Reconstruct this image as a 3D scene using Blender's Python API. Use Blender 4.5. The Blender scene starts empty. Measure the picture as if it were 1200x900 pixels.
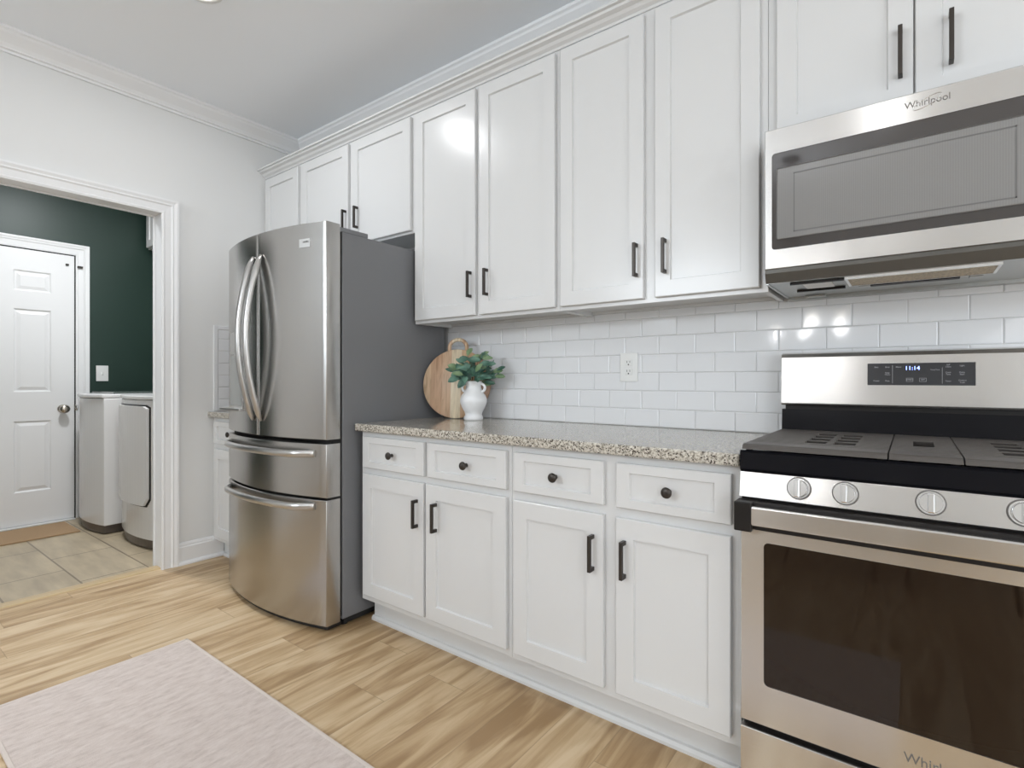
import bpy, bmesh, math, random
from mathutils import Vector, Matrix, noise
random.seed(7)
PI = math.pi
S = bpy.context.scene
C = S.collection

# ------------------------------------------------------------------ camera
CAM = Vector((0.3721, -2.0979, 1.12)); YAW = 0.6306; FPX = 613.35; U0 = 621.2; V0 = 445.2
cd = bpy.data.cameras.new('camera'); cam = bpy.data.objects.new('camera', cd); C.objects.link(cam)
cam.location = CAM; cam.rotation_euler = (PI / 2, 0, YAW)
cd.sensor_fit = 'HORIZONTAL'; cd.sensor_width = 36.0; cd.lens = 36.0 * FPX / 1200.0
cd.shift_x = -(U0 - 600.0) / 1200.0; cd.shift_y = (V0 - 450.0) / 1200.0
cd.clip_start = 0.02
S.camera = cam
# ------------------------------------------------------------------ light and exposure
S.view_settings.view_transform = 'Standard'; S.view_settings.look = 'None'
S.view_settings.gamma = 1.0; S.view_settings.use_curve_mapping = False
S.view_settings.exposure = 0.60
W = bpy.data.worlds.new('world'); S.world = W; W.use_nodes = True
bg = W.node_tree.nodes['Background']; bg.inputs[0].default_value = (0.85, 0.92, 1.0, 1); bg.inputs[1].default_value = 1.2
CAN_W = 1.0; WIN_W = 42.0; LAUNDRY_W = 21.0; BULB_W = 1.1; CEIL_FILL_W = 3.0
def area_light(name, loc, rot, sx, sy, power, color=(1, 1, 1), shape='RECTANGLE'):
    l = bpy.data.lights.new(name, 'AREA'); l.shape = shape; l.size = sx; l.size_y = sy; l.energy = power; l.color = color
    o = bpy.data.objects.new(name, l); C.objects.link(o); o.location = loc; o.rotation_euler = rot
    return o
# fill lights added as daylight outside the made-up rear and right windows
area_light('window_fill', (-2.05, -5.22, 2.28), (PI / 2 - .1, 0, 0), 1.7, .7, WIN_W * 1.4, (0.84, 0.925, 1.0))
area_light('window_fill', (2.9, -5.30, 1.25), (PI / 2 + .70, 0, 0), 2.0, 2.0, WIN_W * 1.2, (0.84, 0.925, 1.0))
area_light('window_fill', (4.35, -2.4, 1.45), (PI / 2 + .70, 0, PI / 2), 1.8, 1.5, WIN_W * 0.5, (0.84, 0.925, 1.0))

# ------------------------------------------------------------------ materials
def nd(nt, t, **k):
    n = nt.nodes.new(t)
    for a, b in k.items(): setattr(n, a, b)
    return n
def pm(name, col, rough=0.5, metal=0.0, **k):
    m = bpy.data.materials.new(name); m.use_nodes = True
    b = m.node_tree.nodes['Principled BSDF']
    b.inputs['Base Color'].default_value = (*col, 1); b.inputs['Roughness'].default_value = rough; b.inputs['Metallic'].default_value = metal
    for a, v in k.items(): b.inputs[a].default_value = v
    m['b'] = 1
    return m
def bsdf(m): return m.node_tree.nodes['Principled BSDF']
def bump_noise(m, scale=(1, 1, 1), strength=0.05, dist=0.002, detail=3, vcol=None, vmix=0.0):
    nt = m.node_tree; tc = nd(nt, 'ShaderNodeTexCoord'); mp = nd(nt, 'ShaderNodeMapping'); mp.inputs['Scale'].default_value = scale
    n = nd(nt, 'ShaderNodeTexNoise'); n.inputs['Scale'].default_value = 1; n.inputs['Detail'].default_value = detail
    nt.links.new(tc.outputs['Object'], mp.inputs[0]); nt.links.new(mp.outputs[0], n.inputs[0])
    b = nd(nt, 'ShaderNodeBump'); b.inputs['Strength'].default_value = strength; b.inputs['Distance'].default_value = dist
    nt.links.new(n.outputs[0], b.inputs['Height']); nt.links.new(b.outputs[0], bsdf(m).inputs['Normal'])
    return m
def ramp(nt, stops):
    r = nd(nt, 'ShaderNodeValToRGB'); e = r.color_ramp.elements
    e[0].position, e[0].color = stops[0][0], (*stops[0][1], 1); e[1].position, e[1].color = stops[-1][0], (*stops[-1][1], 1)
    for p, c in stops[1:-1]:
        q = e.new(p); q.color = (*c, 1)
    return r

M = {}
M['cab'] = bump_noise(pm('cabinet_paint', (0.69, 0.69, 0.685), 0.24), (60, 60, 60), 0.03, 0.0005)
M['trim'] = pm('trim_paint', (0.84, 0.84, 0.84), 0.35)
M['wall'] = bump_noise(pm('wall_paint', (0.77, 0.77, 0.76), 0.65), (90, 90, 90), 0.05, 0.0005)
M['ceil'] = pm('ceiling_paint', (0.90, 0.925, 0.955), 0.9)
M['green'] = bump_noise(pm('green_paint', (0.016, 0.039, 0.029), 0.42), (80, 80, 80), 0.06, 0.0006)
M['tile'] = bump_noise(pm('glazed_tile', (0.80, 0.805, 0.815), 0.08), (14, 14, 14), 0.12, 0.002)
M['grout'] = pm('grout', (0.62, 0.61, 0.59), 0.9)
M['bronze'] = pm('dark_bronze', (0.062, 0.054, 0.048), 0.38, 0.7)
M['black'] = pm('black_enamel', (0.008, 0.008, 0.010), 0.14, 0.0)
bsdf(M['black']).inputs['Specular IOR Level'].default_value = 0.16
M['blackmatte'] = pm('black_plastic_and_shade', (0.016, 0.014, 0.013), 0.4)
bsdf(M['blackmatte']).inputs['Specular IOR Level'].default_value = 0.22
M['rubber_shade'] = pm('black_rubber_and_shade', (0.012, 0.012, 0.012), 0.7)  # rubber parts, and dark strips that stand for shade in gaps
M['iron'] = bump_noise(pm('cast_iron', (0.085, 0.076, 0.069), 0.42), (60, 60, 60), 0.3, 0.001)
M['fside'] = bump_noise(pm('grey_cabinet_steel', (0.19, 0.193, 0.203), 0.34, 0.0), (400, 400, 400), 0.15, 0.0005)
M['ovenglass'] = pm('oven_glass', (0.018, 0.011, 0.007), 0.03)
bsdf(M['ovenglass']).inputs['Specular IOR Level'].default_value = 0.42
M['mwglass'] = pm('microwave_glass', (0.045, 0.040, 0.038), 0.06)
bsdf(M['mwglass']).inputs['Specular IOR Level'].default_value = 1.0
M['ceramic'] = bump_noise(pm('white_ceramic', (0.86, 0.86, 0.86), 0.32), (70, 70, 70), 0.1, 0.001)
M['plastic'] = pm('white_plastic', (0.82, 0.82, 0.80), 0.3)
M['appl'] = pm('white_appliance_enamel', (0.82, 0.815, 0.81), 0.18)
M['kick'] = pm('grey_kick_plate', (0.14, 0.12, 0.105), 0.35, 0.4)
M['lid'] = pm('tinted_lid_glass', (0.09, 0.11, 0.10), 0.1)
M['chrome'] = pm('chrome', (0.78, 0.78, 0.78), 0.12, 1.0)
M['nickel'] = pm('satin_nickel', (0.55, 0.50, 0.44), 0.25, 1.0)
M['galv'] = pm('galvanised_steel', (0.46, 0.47, 0.46), 0.35, 0.8)
M['darksteel'] = pm('dark_underside_steel', (0.10, 0.095, 0.085), 0.4, 0.5)
M['panelglass'] = pm('control_glass', (0.035, 0.036, 0.040), 0.15)
M['ink'] = pm('grey_print', (0.42, 0.42, 0.44), 0.5)
M['etch_shade'] = pm('etched_print_and_shade', (0.16, 0.15, 0.14), 0.45, 0.3)
M['stem'] = pm('plant_stem', (0.10, 0.09, 0.04), 0.6)
M['wooddark'] = pm('table_wood', (0.20, 0.11, 0.05), 0.35)
def emis(name, col, s):
    m = pm(name, col, 0.5); b = bsdf(m); b.inputs['Emission Color'].default_value = (*col, 1); b.inputs['Emission Strength'].default_value = s; return m
M['lamp'] = emis('lamp_lens', (1.0, 0.96, 0.9), 14.0)
M['bulb'] = emis('bulb_glass', (1.0, 0.93, 0.82), 18.0)
M['led'] = emis('blue_digits', (0.25, 0.35, 1.0), 3.0)

def steel(name, col, rough, aniso=0.5):
    """horizontally brushed stainless: fine streaks in the roughness, highlights drawn out vertically"""
    m = pm(name, col, rough, 1.0); b = bsdf(m); nt = m.node_tree
    tc = nd(nt, 'ShaderNodeTexCoord'); mp = nd(nt, 'ShaderNodeMapping'); mp.inputs['Scale'].default_value = (2.0, 2.0, 900)
    n = nd(nt, 'ShaderNodeTexNoise'); n.inputs['Scale'].default_value = 1; n.inputs['Detail'].default_value = 2
    nt.links.new(tc.outputs['Object'], mp.inputs[0]); nt.links.new(mp.outputs[0], n.inputs[0])
    r = nd(nt, 'ShaderNodeMapRange'); r.inputs[3].default_value = rough - 0.012; r.inputs[4].default_value = rough + 0.012
    nt.links.new(n.outputs[0], r.inputs[0]); nt.links.new(r.outputs[0], b.inputs['Roughness'])
    c = ramp(nt, [(0.3, tuple(v * .985 for v in col)), (0.7, tuple(v * 1.01 for v in col))]); nt.links.new(n.outputs[0], c.inputs[0]); nt.links.new(c.outputs[0], b.inputs['Base Color'])
    b.inputs['Anisotropic'].default_value = aniso; b.inputs['Anisotropic Rotation'].default_value = 0.25
    tg = nd(nt, 'ShaderNodeTangent', direction_type='RADIAL', axis='Z'); nt.links.new(tg.outputs[0], b.inputs['Tangent'])
    return m
M['steel'] = steel('brushed_stainless', (0.73, 0.725, 0.715), 0.25, 0.75)
M['fsteel'] = steel('fridge_stainless', (0.475, 0.465, 0.45), 0.26, 0.6)
M['hsteel'] = steel('handle_stainless', (0.56, 0.55, 0.535), 0.30, 0.2)

def mat_floor():
    m = pm('oak_planks', (0.5, 0.4, 0.28), 0.42); nt = m.node_tree; b = bsdf(m); L = nt.links.new
    tc = nd(nt, 'ShaderNodeTexCoord'); sp = nd(nt, 'ShaderNodeSeparateXYZ'); L(tc.outputs['Object'], sp.inputs[0])
    def mt(op, a, c=None):
        n = nd(nt, 'ShaderNodeMath', operation=op)
        for i, v in enumerate((a, c)):
            if v is None: continue
            if isinstance(v, (int, float)): n.inputs[i].default_value = v
            else: L(v, n.inputs[i])
        return n.outputs[0]
    row = mt('DIVIDE', mt('ADD', sp.outputs[0], 10.03), 0.182); ri = mt('FLOOR', row)
    wn = nd(nt, 'ShaderNodeTexWhiteNoise', noise_dimensions='1D'); L(ri, wn.inputs['W'])
    col = mt('ADD', mt('DIVIDE', mt('ADD', sp.outputs[1], 10.0), 1.22), mt('MULTIPLY', wn.outputs[0], 1.0)); ci = mt('FLOOR', col)
    wid = nd(nt, 'ShaderNodeTexWhiteNoise', noise_dimensions='2D'); cb = nd(nt, 'ShaderNodeCombineXYZ'); L(ri, cb.inputs[0]); L(ci, cb.inputs[1]); L(cb.outputs[0], wid.inputs['Vector'])
    # grain along y, shifted per plank
    off = nd(nt, 'ShaderNodeVectorMath', operation='SCALE'); L(wid.outputs['Color'], off.inputs[0]); off.inputs['Scale'].default_value = 30
    ad = nd(nt, 'ShaderNodeVectorMath', operation='ADD'); L(tc.outputs['Object'], ad.inputs[0]); L(off.outputs[0], ad.inputs[1])
    mp = nd(nt, 'ShaderNodeMapping'); mp.inputs['Scale'].default_value = (13, 1.7, 1); L(ad.outputs[0], mp.inputs[0])
    n1 = nd(nt, 'ShaderNodeTexNoise'); n1.inputs['Scale'].default_value = 1; n1.inputs['Detail'].default_value = 6; n1.inputs['Distortion'].default_value = 1.2; L(mp.outputs[0], n1.inputs[0])
    mp2 = nd(nt, 'ShaderNodeMapping'); mp2.inputs['Scale'].default_value = (90, 2.5, 1); L(ad.outputs[0], mp2.inputs[0])
    n2 = nd(nt, 'ShaderNodeTexNoise'); n2.inputs['Scale'].default_value = 1; n2.inputs['Detail'].default_value = 4; L(mp2.outputs[0], n2.inputs[0])
    mix = mt('ADD', mt('MULTIPLY', n1.outputs[0], 0.86), mt('MULTIPLY', n2.outputs[0], 0.14))
    mix = mt('ADD', mix, mt('MULTIPLY', mt('SUBTRACT', wid.outputs[0], 0.5), 0.09))
    r = ramp(nt, [(0.35, (0.34, 0.215, 0.105)), (0.46, (0.46, 0.315, 0.17)), (0.55, (0.57, 0.415, 0.245)), (0.68, (0.66, 0.51, 0.33))]); L(mix, r.inputs[0])
    # seams
    fx = mt('FRACT', row); fy = mt('FRACT', col)
    ex = mt('MINIMUM', fx, mt('SUBTRACT', 1.0, fx)); ey = mt('MULTIPLY', mt('MINIMUM', fy, mt('SUBTRACT', 1.0, fy)), 6.7)
    e = mt('MINIMUM', ex, ey); sm = mt('LESS_THAN', e, 0.0085)
    mx = nd(nt, 'ShaderNodeMix', data_type='RGBA'); L(mt('MULTIPLY', sm, 0.45), mx.inputs[0]); L(r.outputs[0], mx.inputs[6]); mx.inputs[7].default_value = (0.22, 0.15, 0.08, 1)
    L(mx.outputs[2], b.inputs['Base Color'])
    bp = nd(nt, 'ShaderNodeBump'); bp.inputs['Strength'].default_value = 0.15; bp.inputs['Distance'].default_value = 0.001
    L(mt('SUBTRACT', n2.outputs[0], sm), bp.inputs['Height']); L(bp.outputs[0], b.inputs['Normal'])
    return m
M['floor'] = mat_floor()
M['strip'] = bump_noise(pm('oak_strip', (0.56, 0.42, 0.24), 0.35), (200, 3, 50), 0.2, 0.001)

def mat_brick(name, bw, rh, offx, offy, mortar, c1, c2, cm, rough, nscale=(3, 14, 1), swap=False):
    m = pm(name, c1, rough); nt = m.node_tree; b = bsdf(m); L = nt.links.new
    tc = nd(nt, 'ShaderNodeTexCoord'); mp = nd(nt, 'ShaderNodeMapping'); mp.inputs['Location'].default_value = (offx, offy, 0); L(tc.outputs['Object'], mp.inputs[0])
    br = nd(nt, 'ShaderNodeTexBrick'); br.inputs['Scale'].default_value = 1; br.inputs['Brick Width'].default_value = bw; br.inputs['Row Height'].default_value = rh
    br.inputs['Mortar Size'].default_value = mortar; br.inputs['Mortar Smooth'].default_value = 0.0
    br.inputs['Color1'].default_value = (*c1, 1); br.inputs['Color2'].default_value = (*c2, 1); br.inputs['Mortar'].default_value = (*cm, 1)
    L(mp.outputs[0], br.inputs[0])
    mp2 = nd(nt, 'ShaderNodeMapping'); mp2.inputs['Scale'].default_value = nscale; L(tc.outputs['Object'], mp2.inputs[0])
    n = nd(nt, 'ShaderNodeTexNoise'); n.inputs['Scale'].default_value = 1; n.inputs['Detail'].default_value = 5; L(mp2.outputs[0], n.inputs[0])
    r = ramp(nt, [(0.3, (0.8, 0.79, 0.78)), (0.7, (1.12, 1.12, 1.1))]); L(n.outputs[0], r.inputs[0])
    mx = nd(nt, 'ShaderNodeMix', data_type='RGBA', blend_type='MULTIPLY'); mx.inputs[0].default_value = 1; L(br.outputs[0], mx.inputs[6]); L(r.outputs[0], mx.inputs[7])
    L(mx.outputs[2], b.inputs['Base Color'])
    return m
M['ltile'] = mat_brick('travertine_floor_tile', 0.60, 0.31, 0.36, 1.225 + 0.31 * 5, 0.0045, (0.54, 0.45, 0.32), (0.48, 0.395, 0.275), (0.25, 0.20, 0.14), 0.35)

def mat_granite():
    m = pm('granite', (0.6, 0.57, 0.5), 0.10); nt = m.node_tree; b = bsdf(m); L = nt.links.new
    tc = nd(nt, 'ShaderNodeTexCoord')
    n1 = nd(nt, 'ShaderNodeTexNoise'); n1.inputs['Scale'].default_value = 115; n1.inputs['Detail'].default_value = 5; n1.inputs['Roughness'].default_value = 0.65; L(tc.outputs['Object'], n1.inputs[0])
    r1 = ramp(nt, [(0.32, (0.13, 0.12, 0.105)), (0.44, (0.36, 0.325, 0.27)), (0.52, (0.56, 0.52, 0.45)), (0.66, (0.72, 0.69, 0.62))]); L(n1.outputs[0], r1.inputs[0])
    v = nd(nt, 'ShaderNodeTexVoronoi'); v.inputs['Scale'].default_value = 250; L(tc.outputs['Object'], v.inputs[0])
    r2 = ramp(nt, [(0.0, (0, 0, 0)), (0.13, (0, 0, 0)), (0.18, (1, 1, 1)), (1, (1, 1, 1))]); 
    sx = nd(nt, 'ShaderNodeSeparateColor'); L(v.outputs['Color'], sx.inputs[0]); L(sx.outputs[0], r2.inputs[0])
    mx = nd(nt, 'ShaderNodeMix', data_type='RGBA'); L(r2.outputs[0], mx.inputs[0]); mx.inputs[6].default_value = (0.07, 0.055, 0.045, 1); L(r1.outputs[0], mx.inputs[7])
    L(mx.outputs[2], b.inputs['Base Color']); return m
M['granite'] = mat_granite()

def mat_rug():
    m = pm('faded_rug', (0.6, 0.52, 0.48), 0.95); nt = m.node_tree; b = bsdf(m); L = nt.links.new
    tc = nd(nt, 'ShaderNodeTexCoord')
    mp = nd(nt, 'ShaderNodeMapping'); mp.inputs['Scale'].default_value = (48, 15, 1); L(tc.outputs['Object'], mp.inputs[0])
    n = nd(nt, 'ShaderNodeTexNoise'); n.inputs['Scale'].default_value = 1; n.inputs['Detail'].default_value = 9; n.inputs['Roughness'].default_value = 0.72; L(mp.outputs[0], n.inputs[0])
    r = ramp(nt, [(0.32, (0.50, 0.42, 0.38)), (0.47, (0.61, 0.525, 0.48)), (0.62, (0.68, 0.60, 0.555))]); L(n.outputs[0], r.inputs[0])
    L(r.outputs[0], b.inputs['Base Color'])
    n2 = nd(nt, 'ShaderNodeTexNoise'); n2.inputs['Scale'].default_value = 350; L(tc.outputs['Object'], n2.inputs[0])
    bp = nd(nt, 'ShaderNodeBump'); bp.inputs['Strength'].default_value = 0.5; bp.inputs['Distance'].default_value = 0.002; L(n2.outputs[0], bp.inputs['Height']); L(bp.outputs[0], b.inputs['Normal'])
    return m
M['rug'] = mat_rug()
M['rugedge'] = bump_noise(pm('rug_binding', (0.66, 0.58, 0.525), 0.95), (300, 300, 300), 0.4, 0.002)
M['mat'] = bump_noise(pm('coir_doormat', (0.42, 0.28, 0.16), 0.95), (300, 300, 300), 0.6, 0.003)

def mat_board():
    m = pm('acacia_staves', (0.6, 0.4, 0.25), 0.45); nt = m.node_tree; b = bsdf(m); L = nt.links.new
    tc = nd(nt, 'ShaderNodeTexCoord'); sp = nd(nt, 'ShaderNodeSeparateXYZ'); L(tc.outputs['Object'], sp.inputs[0])
    r0 = nd(nt, 'ShaderNodeValToRGB'); r0.color_ramp.interpolation = 'CONSTANT'
    mr = nd(nt, 'ShaderNodeMapRange'); mr.inputs[1].default_value = -0.19; mr.inputs[2].default_value = 0.19; L(sp.outputs[0], mr.inputs[0]); L(mr.outputs[0], r0.inputs[0])
    cols = [(0, (0.64, 0.46, 0.30)), (0.13, (0.56, 0.36, 0.23)), (0.30, (0.60, 0.41, 0.27)), (0.42, (0.78, 0.66, 0.48)), (0.56, (0.60, 0.40, 0.25)), (0.72, (0.48, 0.29, 0.18)), (0.86, (0.42, 0.25, 0.16))]
    e = r0.color_ramp.elements; e[0].position, e[0].color = cols[0][0], (*cols[0][1], 1); e[1].position, e[1].color = cols[-1][0], (*cols[-1][1], 1)
    for p, c in cols[1:-1]: q = e.new(p); q.color = (*c, 1)
    mp = nd(nt, 'ShaderNodeMapping'); mp.inputs['Scale'].default_value = (38, 1, 6); L(tc.outputs['Object'], mp.inputs[0])
    n = nd(nt, 'ShaderNodeTexNoise'); n.inputs['Scale'].default_value = 1; n.inputs['Detail'].default_value = 4; n.inputs['Distortion'].default_value = 1.6; L(mp.outputs[0], n.inputs[0])
    r = ramp(nt, [(0.3, (0.70, 0.64, 0.60)), (0.5, (1, 1, 1)), (0.7, (1.15, 1.15, 1.15))]); L(n.outputs[0], r.inputs[0])
    mx = nd(nt, 'ShaderNodeMix', data_type='RGBA', blend_type='MULTIPLY'); mx.inputs[0].default_value = 1; L(r0.outputs[0], mx.inputs[6]); L(r.outputs[0], mx.inputs[7]); L(mx.outputs[2], b.inputs['Base Color'])
    return m
M['board'] = mat_board()
def mat_filter():
    m = pm('grease_filter_mesh', (0.40, 0.30, 0.16), 0.4, 0.35); nt = m.node_tree; b = bsdf(m); L = nt.links.new
    tc = nd(nt, 'ShaderNodeTexCoord'); n = nd(nt, 'ShaderNodeTexNoise'); n.inputs['Scale'].default_value = 160; L(tc.outputs['Object'], n.inputs[0])
    r = ramp(nt, [(0.3, (0.28, 0.19, 0.09)), (0.7, (0.62, 0.50, 0.30))]); L(n.outputs[0], r.inputs[0]); L(r.outputs[0], b.inputs['Base Color']); return m
M['filter'] = mat_filter()
def mat_leaf(name, c1, c2):
    m = pm(name, c1, 0.5); nt = m.node_tree; b = bsdf(m); L = nt.links.new
    tc = nd(nt, 'ShaderNodeTexCoord'); n = nd(nt, 'ShaderNodeTexNoise'); n.inputs['Scale'].default_value = 18; L(tc.outputs['Object'], n.inputs[0])
    r = ramp(nt, [(0.35, c1), (0.65, c2)]); L(n.outputs[0], r.inputs[0]); L(r.outputs[0], b.inputs['Base Color']); return m
M['leaf'] = mat_leaf('eucalyptus_leaf', (0.035, 0.10, 0.07), (0.14, 0.27, 0.20))
M['leaf2'] = mat_leaf('pale_eucalyptus_leaf', (0.14, 0.23, 0.11), (0.26, 0.36, 0.20))
def mat_mesh():
    m = pm('microwave_screen', (0.30, 0.295, 0.285), 0.10, 0.0); nt = m.node_tree; b = bsdf(m); L = nt.links.new
    b.inputs['Specular IOR Level'].default_value = 0.9
    tc = nd(nt, 'ShaderNodeTexCoord'); w = nd(nt, 'ShaderNodeTexWave'); w.inputs['Scale'].default_value = 60; w.bands_direction = 'X'; L(tc.outputs['Object'], w.inputs[0])
    r = ramp(nt, [(0.0, (0.215, 0.212, 0.206)), (1.0, (0.235, 0.231, 0.226))]); L(w.outputs[0], r.inputs[0]); L(r.outputs[0], b.inputs['Base Color']); return m
M['screen'] = mat_mesh()
M['screenline'] = pm('screen_border', (0.16, 0.158, 0.155), 0.2)
def mat_pane():
    m = bpy.data.materials.new('window_pane'); m.use_nodes = True; nt = m.node_tree; nt.nodes.clear(); L = nt.links.new
    o = nd(nt, 'ShaderNodeOutputMaterial'); t = nd(nt, 'ShaderNodeBsdfTransparent'); g = nd(nt, 'ShaderNodeBsdfGlossy'); g.inputs['Roughness'].default_value = 0.02
    f = nd(nt, 'ShaderNodeFresnel'); f.inputs[0].default_value = 1.45; x = nd(nt, 'ShaderNodeMixShader'); L(f.outputs[0], x.inputs[0]); L(t.outputs[0], x.inputs[1]); L(g.outputs[0], x.inputs[2]); L(x.outputs[0], o.inputs[0])
    return m
M['pane'] = mat_pane()

# ------------------------------------------------------------------ mesh helpers
class B:
    """collects shapes into one mesh"""
    def __init__(s): s.bm = bmesh.new(); s.mats = []
    def mi(s, m):
        if m is None: return 0
        if m not in s.mats: s.mats.append(m)
        return s.mats.index(m)
    def box(s, x0, x1, y0, y1, z0, z1, bev=0.0, m=None, seg=2):
        t = bmesh.new(); bmesh.ops.create_cube(t, size=1)
        bmesh.ops.scale(t, vec=(abs(x1 - x0), abs(y1 - y0), abs(z1 - z0)), verts=t.verts)
        bmesh.ops.translate(t, vec=((x0 + x1) / 2, (y0 + y1) / 2, (z0 + z1) / 2), verts=t.verts)
        if bev > 0: bmesh.ops.bevel(t, geom=t.edges[:], offset=bev, segments=seg, profile=0.5, affect='EDGES')
        s._add(t, m)
        return s
    def _add(s, t, m, smooth=False, mat=None):
        i = s.mi(m); vm = {}
        for v in t.verts: vm[v] = s.bm.verts.new(mat @ v.co if mat else v.co)
        for f in t.faces:
            try: nf = s.bm.faces.new([vm[v] for v in f.verts]); nf.material_index = i; nf.smooth = smooth or f.smooth
            except ValueError: pass
        t.free()
    def prism(s, pts, a0, a1, axis='x', m=None, bev=0, smooth=False):
        """pts 2-D outline; extruded along axis. axis x: pts=(y,z); y: (x,z); z: (x,y)"""
        def P(p, a): return {'x': (a, p[0], p[1]), 'y': (p[0], a, p[1]), 'z': (p[0], p[1], a)}[axis]
        t = bmesh.new(); A = [t.verts.new(P(p, a0)) for p in pts]; Bq = [t.verts.new(P(p, a1)) for p in pts]
        n = len(pts); t.faces.new(A); t.faces.new(list(reversed(Bq)))
        for i in range(n):
            f = t.faces.new([A[i], A[(i + 1) % n], Bq[(i + 1) % n], Bq[i]]); f.smooth = smooth
        bmesh.ops.recalc_face_normals(t, faces=t.faces)
        if bev: bmesh.ops.bevel(t, geom=[e for e in t.edges if abs(e.calc_face_angle(0)) > 0.6], offset=bev, segments=2, profile=0.5, affect='EDGES')
        s._add(t, m); return s
    def cyl(s, p0, p1, r0, r1=None, n=24, m=None, caps=True):
        r1 = r0 if r1 is None else r1; p0 = Vector(p0); p1 = Vector(p1); d = (p1 - p0)
        q = d.to_track_quat('Z', 'Y'); t = bmesh.new()
        A = []; Bq = []
        for i in range(n):
            a = 2 * PI * i / n; c = Vector((math.cos(a), math.sin(a), 0))
            A.append(t.verts.new(p0 + q @ (c * r0))); Bq.append(t.verts.new(p1 + q @ (c * r1)))
        for i in range(n): f = t.faces.new([A[i], A[(i + 1) % n], Bq[(i + 1) % n], Bq[i]]); f.smooth = True
        if caps: t.faces.new(list(reversed(A))); t.faces.new(Bq)
        s._add(t, m); return s
    def lathe(s, prof, c=(0, 0, 0), n=40, m=None, ax='z', rib=None):
        """prof (r, h)"""
        t = bmesh.new(); rings = []
        for k, (r, h) in enumerate(prof):
            ring = []
            for i in range(n):
                a = 2 * PI * i / n; x, y = r * math.cos(a), r * math.sin(a)
                p = {'z': (x, y, h), 'y': (x, h, y), 'x': (h, x, y)}[ax]
                ring.append(t.verts.new(Vector(p) + Vector(c)))
            rings.append(ring)
        for a, b in zip(rings, rings[1:]):
            for i in range(n): f = t.faces.new([a[i], a[(i + 1) % n], b[(i + 1) % n], b[i]]); f.smooth = True
        t.faces.new(rings[0]); t.faces.new(rings[-1])
        bmesh.ops.remove_doubles(t, verts=t.verts, dist=1e-6); bmesh.ops.recalc_face_normals(t, faces=t.faces)
        s._add(t, m); return s
    def tube(s, pts, r, n=10, m=None, ry=None, closed=False):
        """sweep an ellipse (r sideways, ry) along pts"""
        pts = [Vector(p) for p in pts]; t = bmesh.new(); rings = []
        N = len(pts); up = None
        for k, p in enumerate(pts):
            a = pts[(k - 1) % N] if closed or k > 0 else pts[0]; b = pts[(k + 1) % N] if closed or k < N - 1 else pts[-1]
            d = (b - a).normalized()
            if up is None: up = Vector((0, 0, 1)) if abs(d.z) < 0.9 else Vector((1, 0, 0))
            side = d.cross(up).normalized(); up2 = side.cross(d).normalized(); up = up2
            rr = r[k] if isinstance(r, (list, tuple)) else r; r2 = (ry[k] if isinstance(ry, (list, tuple)) else ry) if ry is not None else rr
            rings.append([t.verts.new(p + side * (math.cos(2 * PI * i / n) * rr) + up2 * (math.sin(2 * PI * i / n) * r2)) for i in range(n)])
        pr = list(zip(rings, rings[1:])) + ([(rings[-1], rings[0])] if closed else [])
        for a, b in pr:
            for i in range(n): f = t.faces.new([a[i], a[(i + 1) % n], b[(i + 1) % n], b[i]]); f.smooth = True
        if not closed: t.faces.new(rings[0]); t.faces.new(list(reversed(rings[-1])))
        bmesh.ops.recalc_face_normals(t, faces=t.faces)
        s._add(t, m); return s
    def quad(s, ps, m=None):
        f = s.bm.faces.new([s.bm.verts.new(p) for p in ps]); f.material_index = s.mi(m); return s
    def obj(s, name, mat=None, parent=None, loc=None):
        me = bpy.data.meshes.new(name)
        if loc is not None: bmesh.ops.translate(s.bm, vec=-Vector(loc), verts=s.bm.verts)
        s.bm.normal_update(); s.bm.to_mesh(me); s.bm.free()
        if s.mats:
            for q in s.mats: me.materials.append(q)
        else: me.materials.append(mat)
        o = bpy.data.objects.new(name, me); C.objects.link(o)
        if loc is not None: o.location = loc
        if parent is not None: o.parent = parent
        return o
def thing(name, label, cat, loc=(0, 0, 0), rz=0.0, group=None):
    o = bpy.data.objects.new(name, None); C.objects.link(o); o.location = loc; o.rotation_euler = (0, 0, rz); o.empty_display_size = 0.1
    return tag(o, label, cat, group)
def tag(o, label, cat, group=None):
    o['label'] = label; o['category'] = cat
    if group: o['group'] = group
    return o
def struct(o, label=None):
    o['kind'] = 'structure'
    if label: o['label'] = label
    return o
def text_obj(name, txt, size, loc, rot, mat, parent, extrude=0.0004, align='CENTER', sx=1.0):
    cu = bpy.data.curves.new(name, 'FONT'); cu.body = txt; cu.size = size; cu.extrude = extrude; cu.align_x = align; cu.align_y = 'CENTER'
    t = bpy.data.objects.new(name + '_tmp', cu); C.objects.link(t); dg = bpy.context.evaluated_depsgraph_get()
    me = bpy.data.meshes.new_from_object(t.evaluated_get(dg)); bpy.data.objects.remove(t); me.materials.clear(); me.materials.append(mat)
    o = bpy.data.objects.new(name, me); C.objects.link(o); o.location = loc; o.rotation_euler = rot; o.scale = (sx, 1, 1); o.parent = parent
    return o

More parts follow.
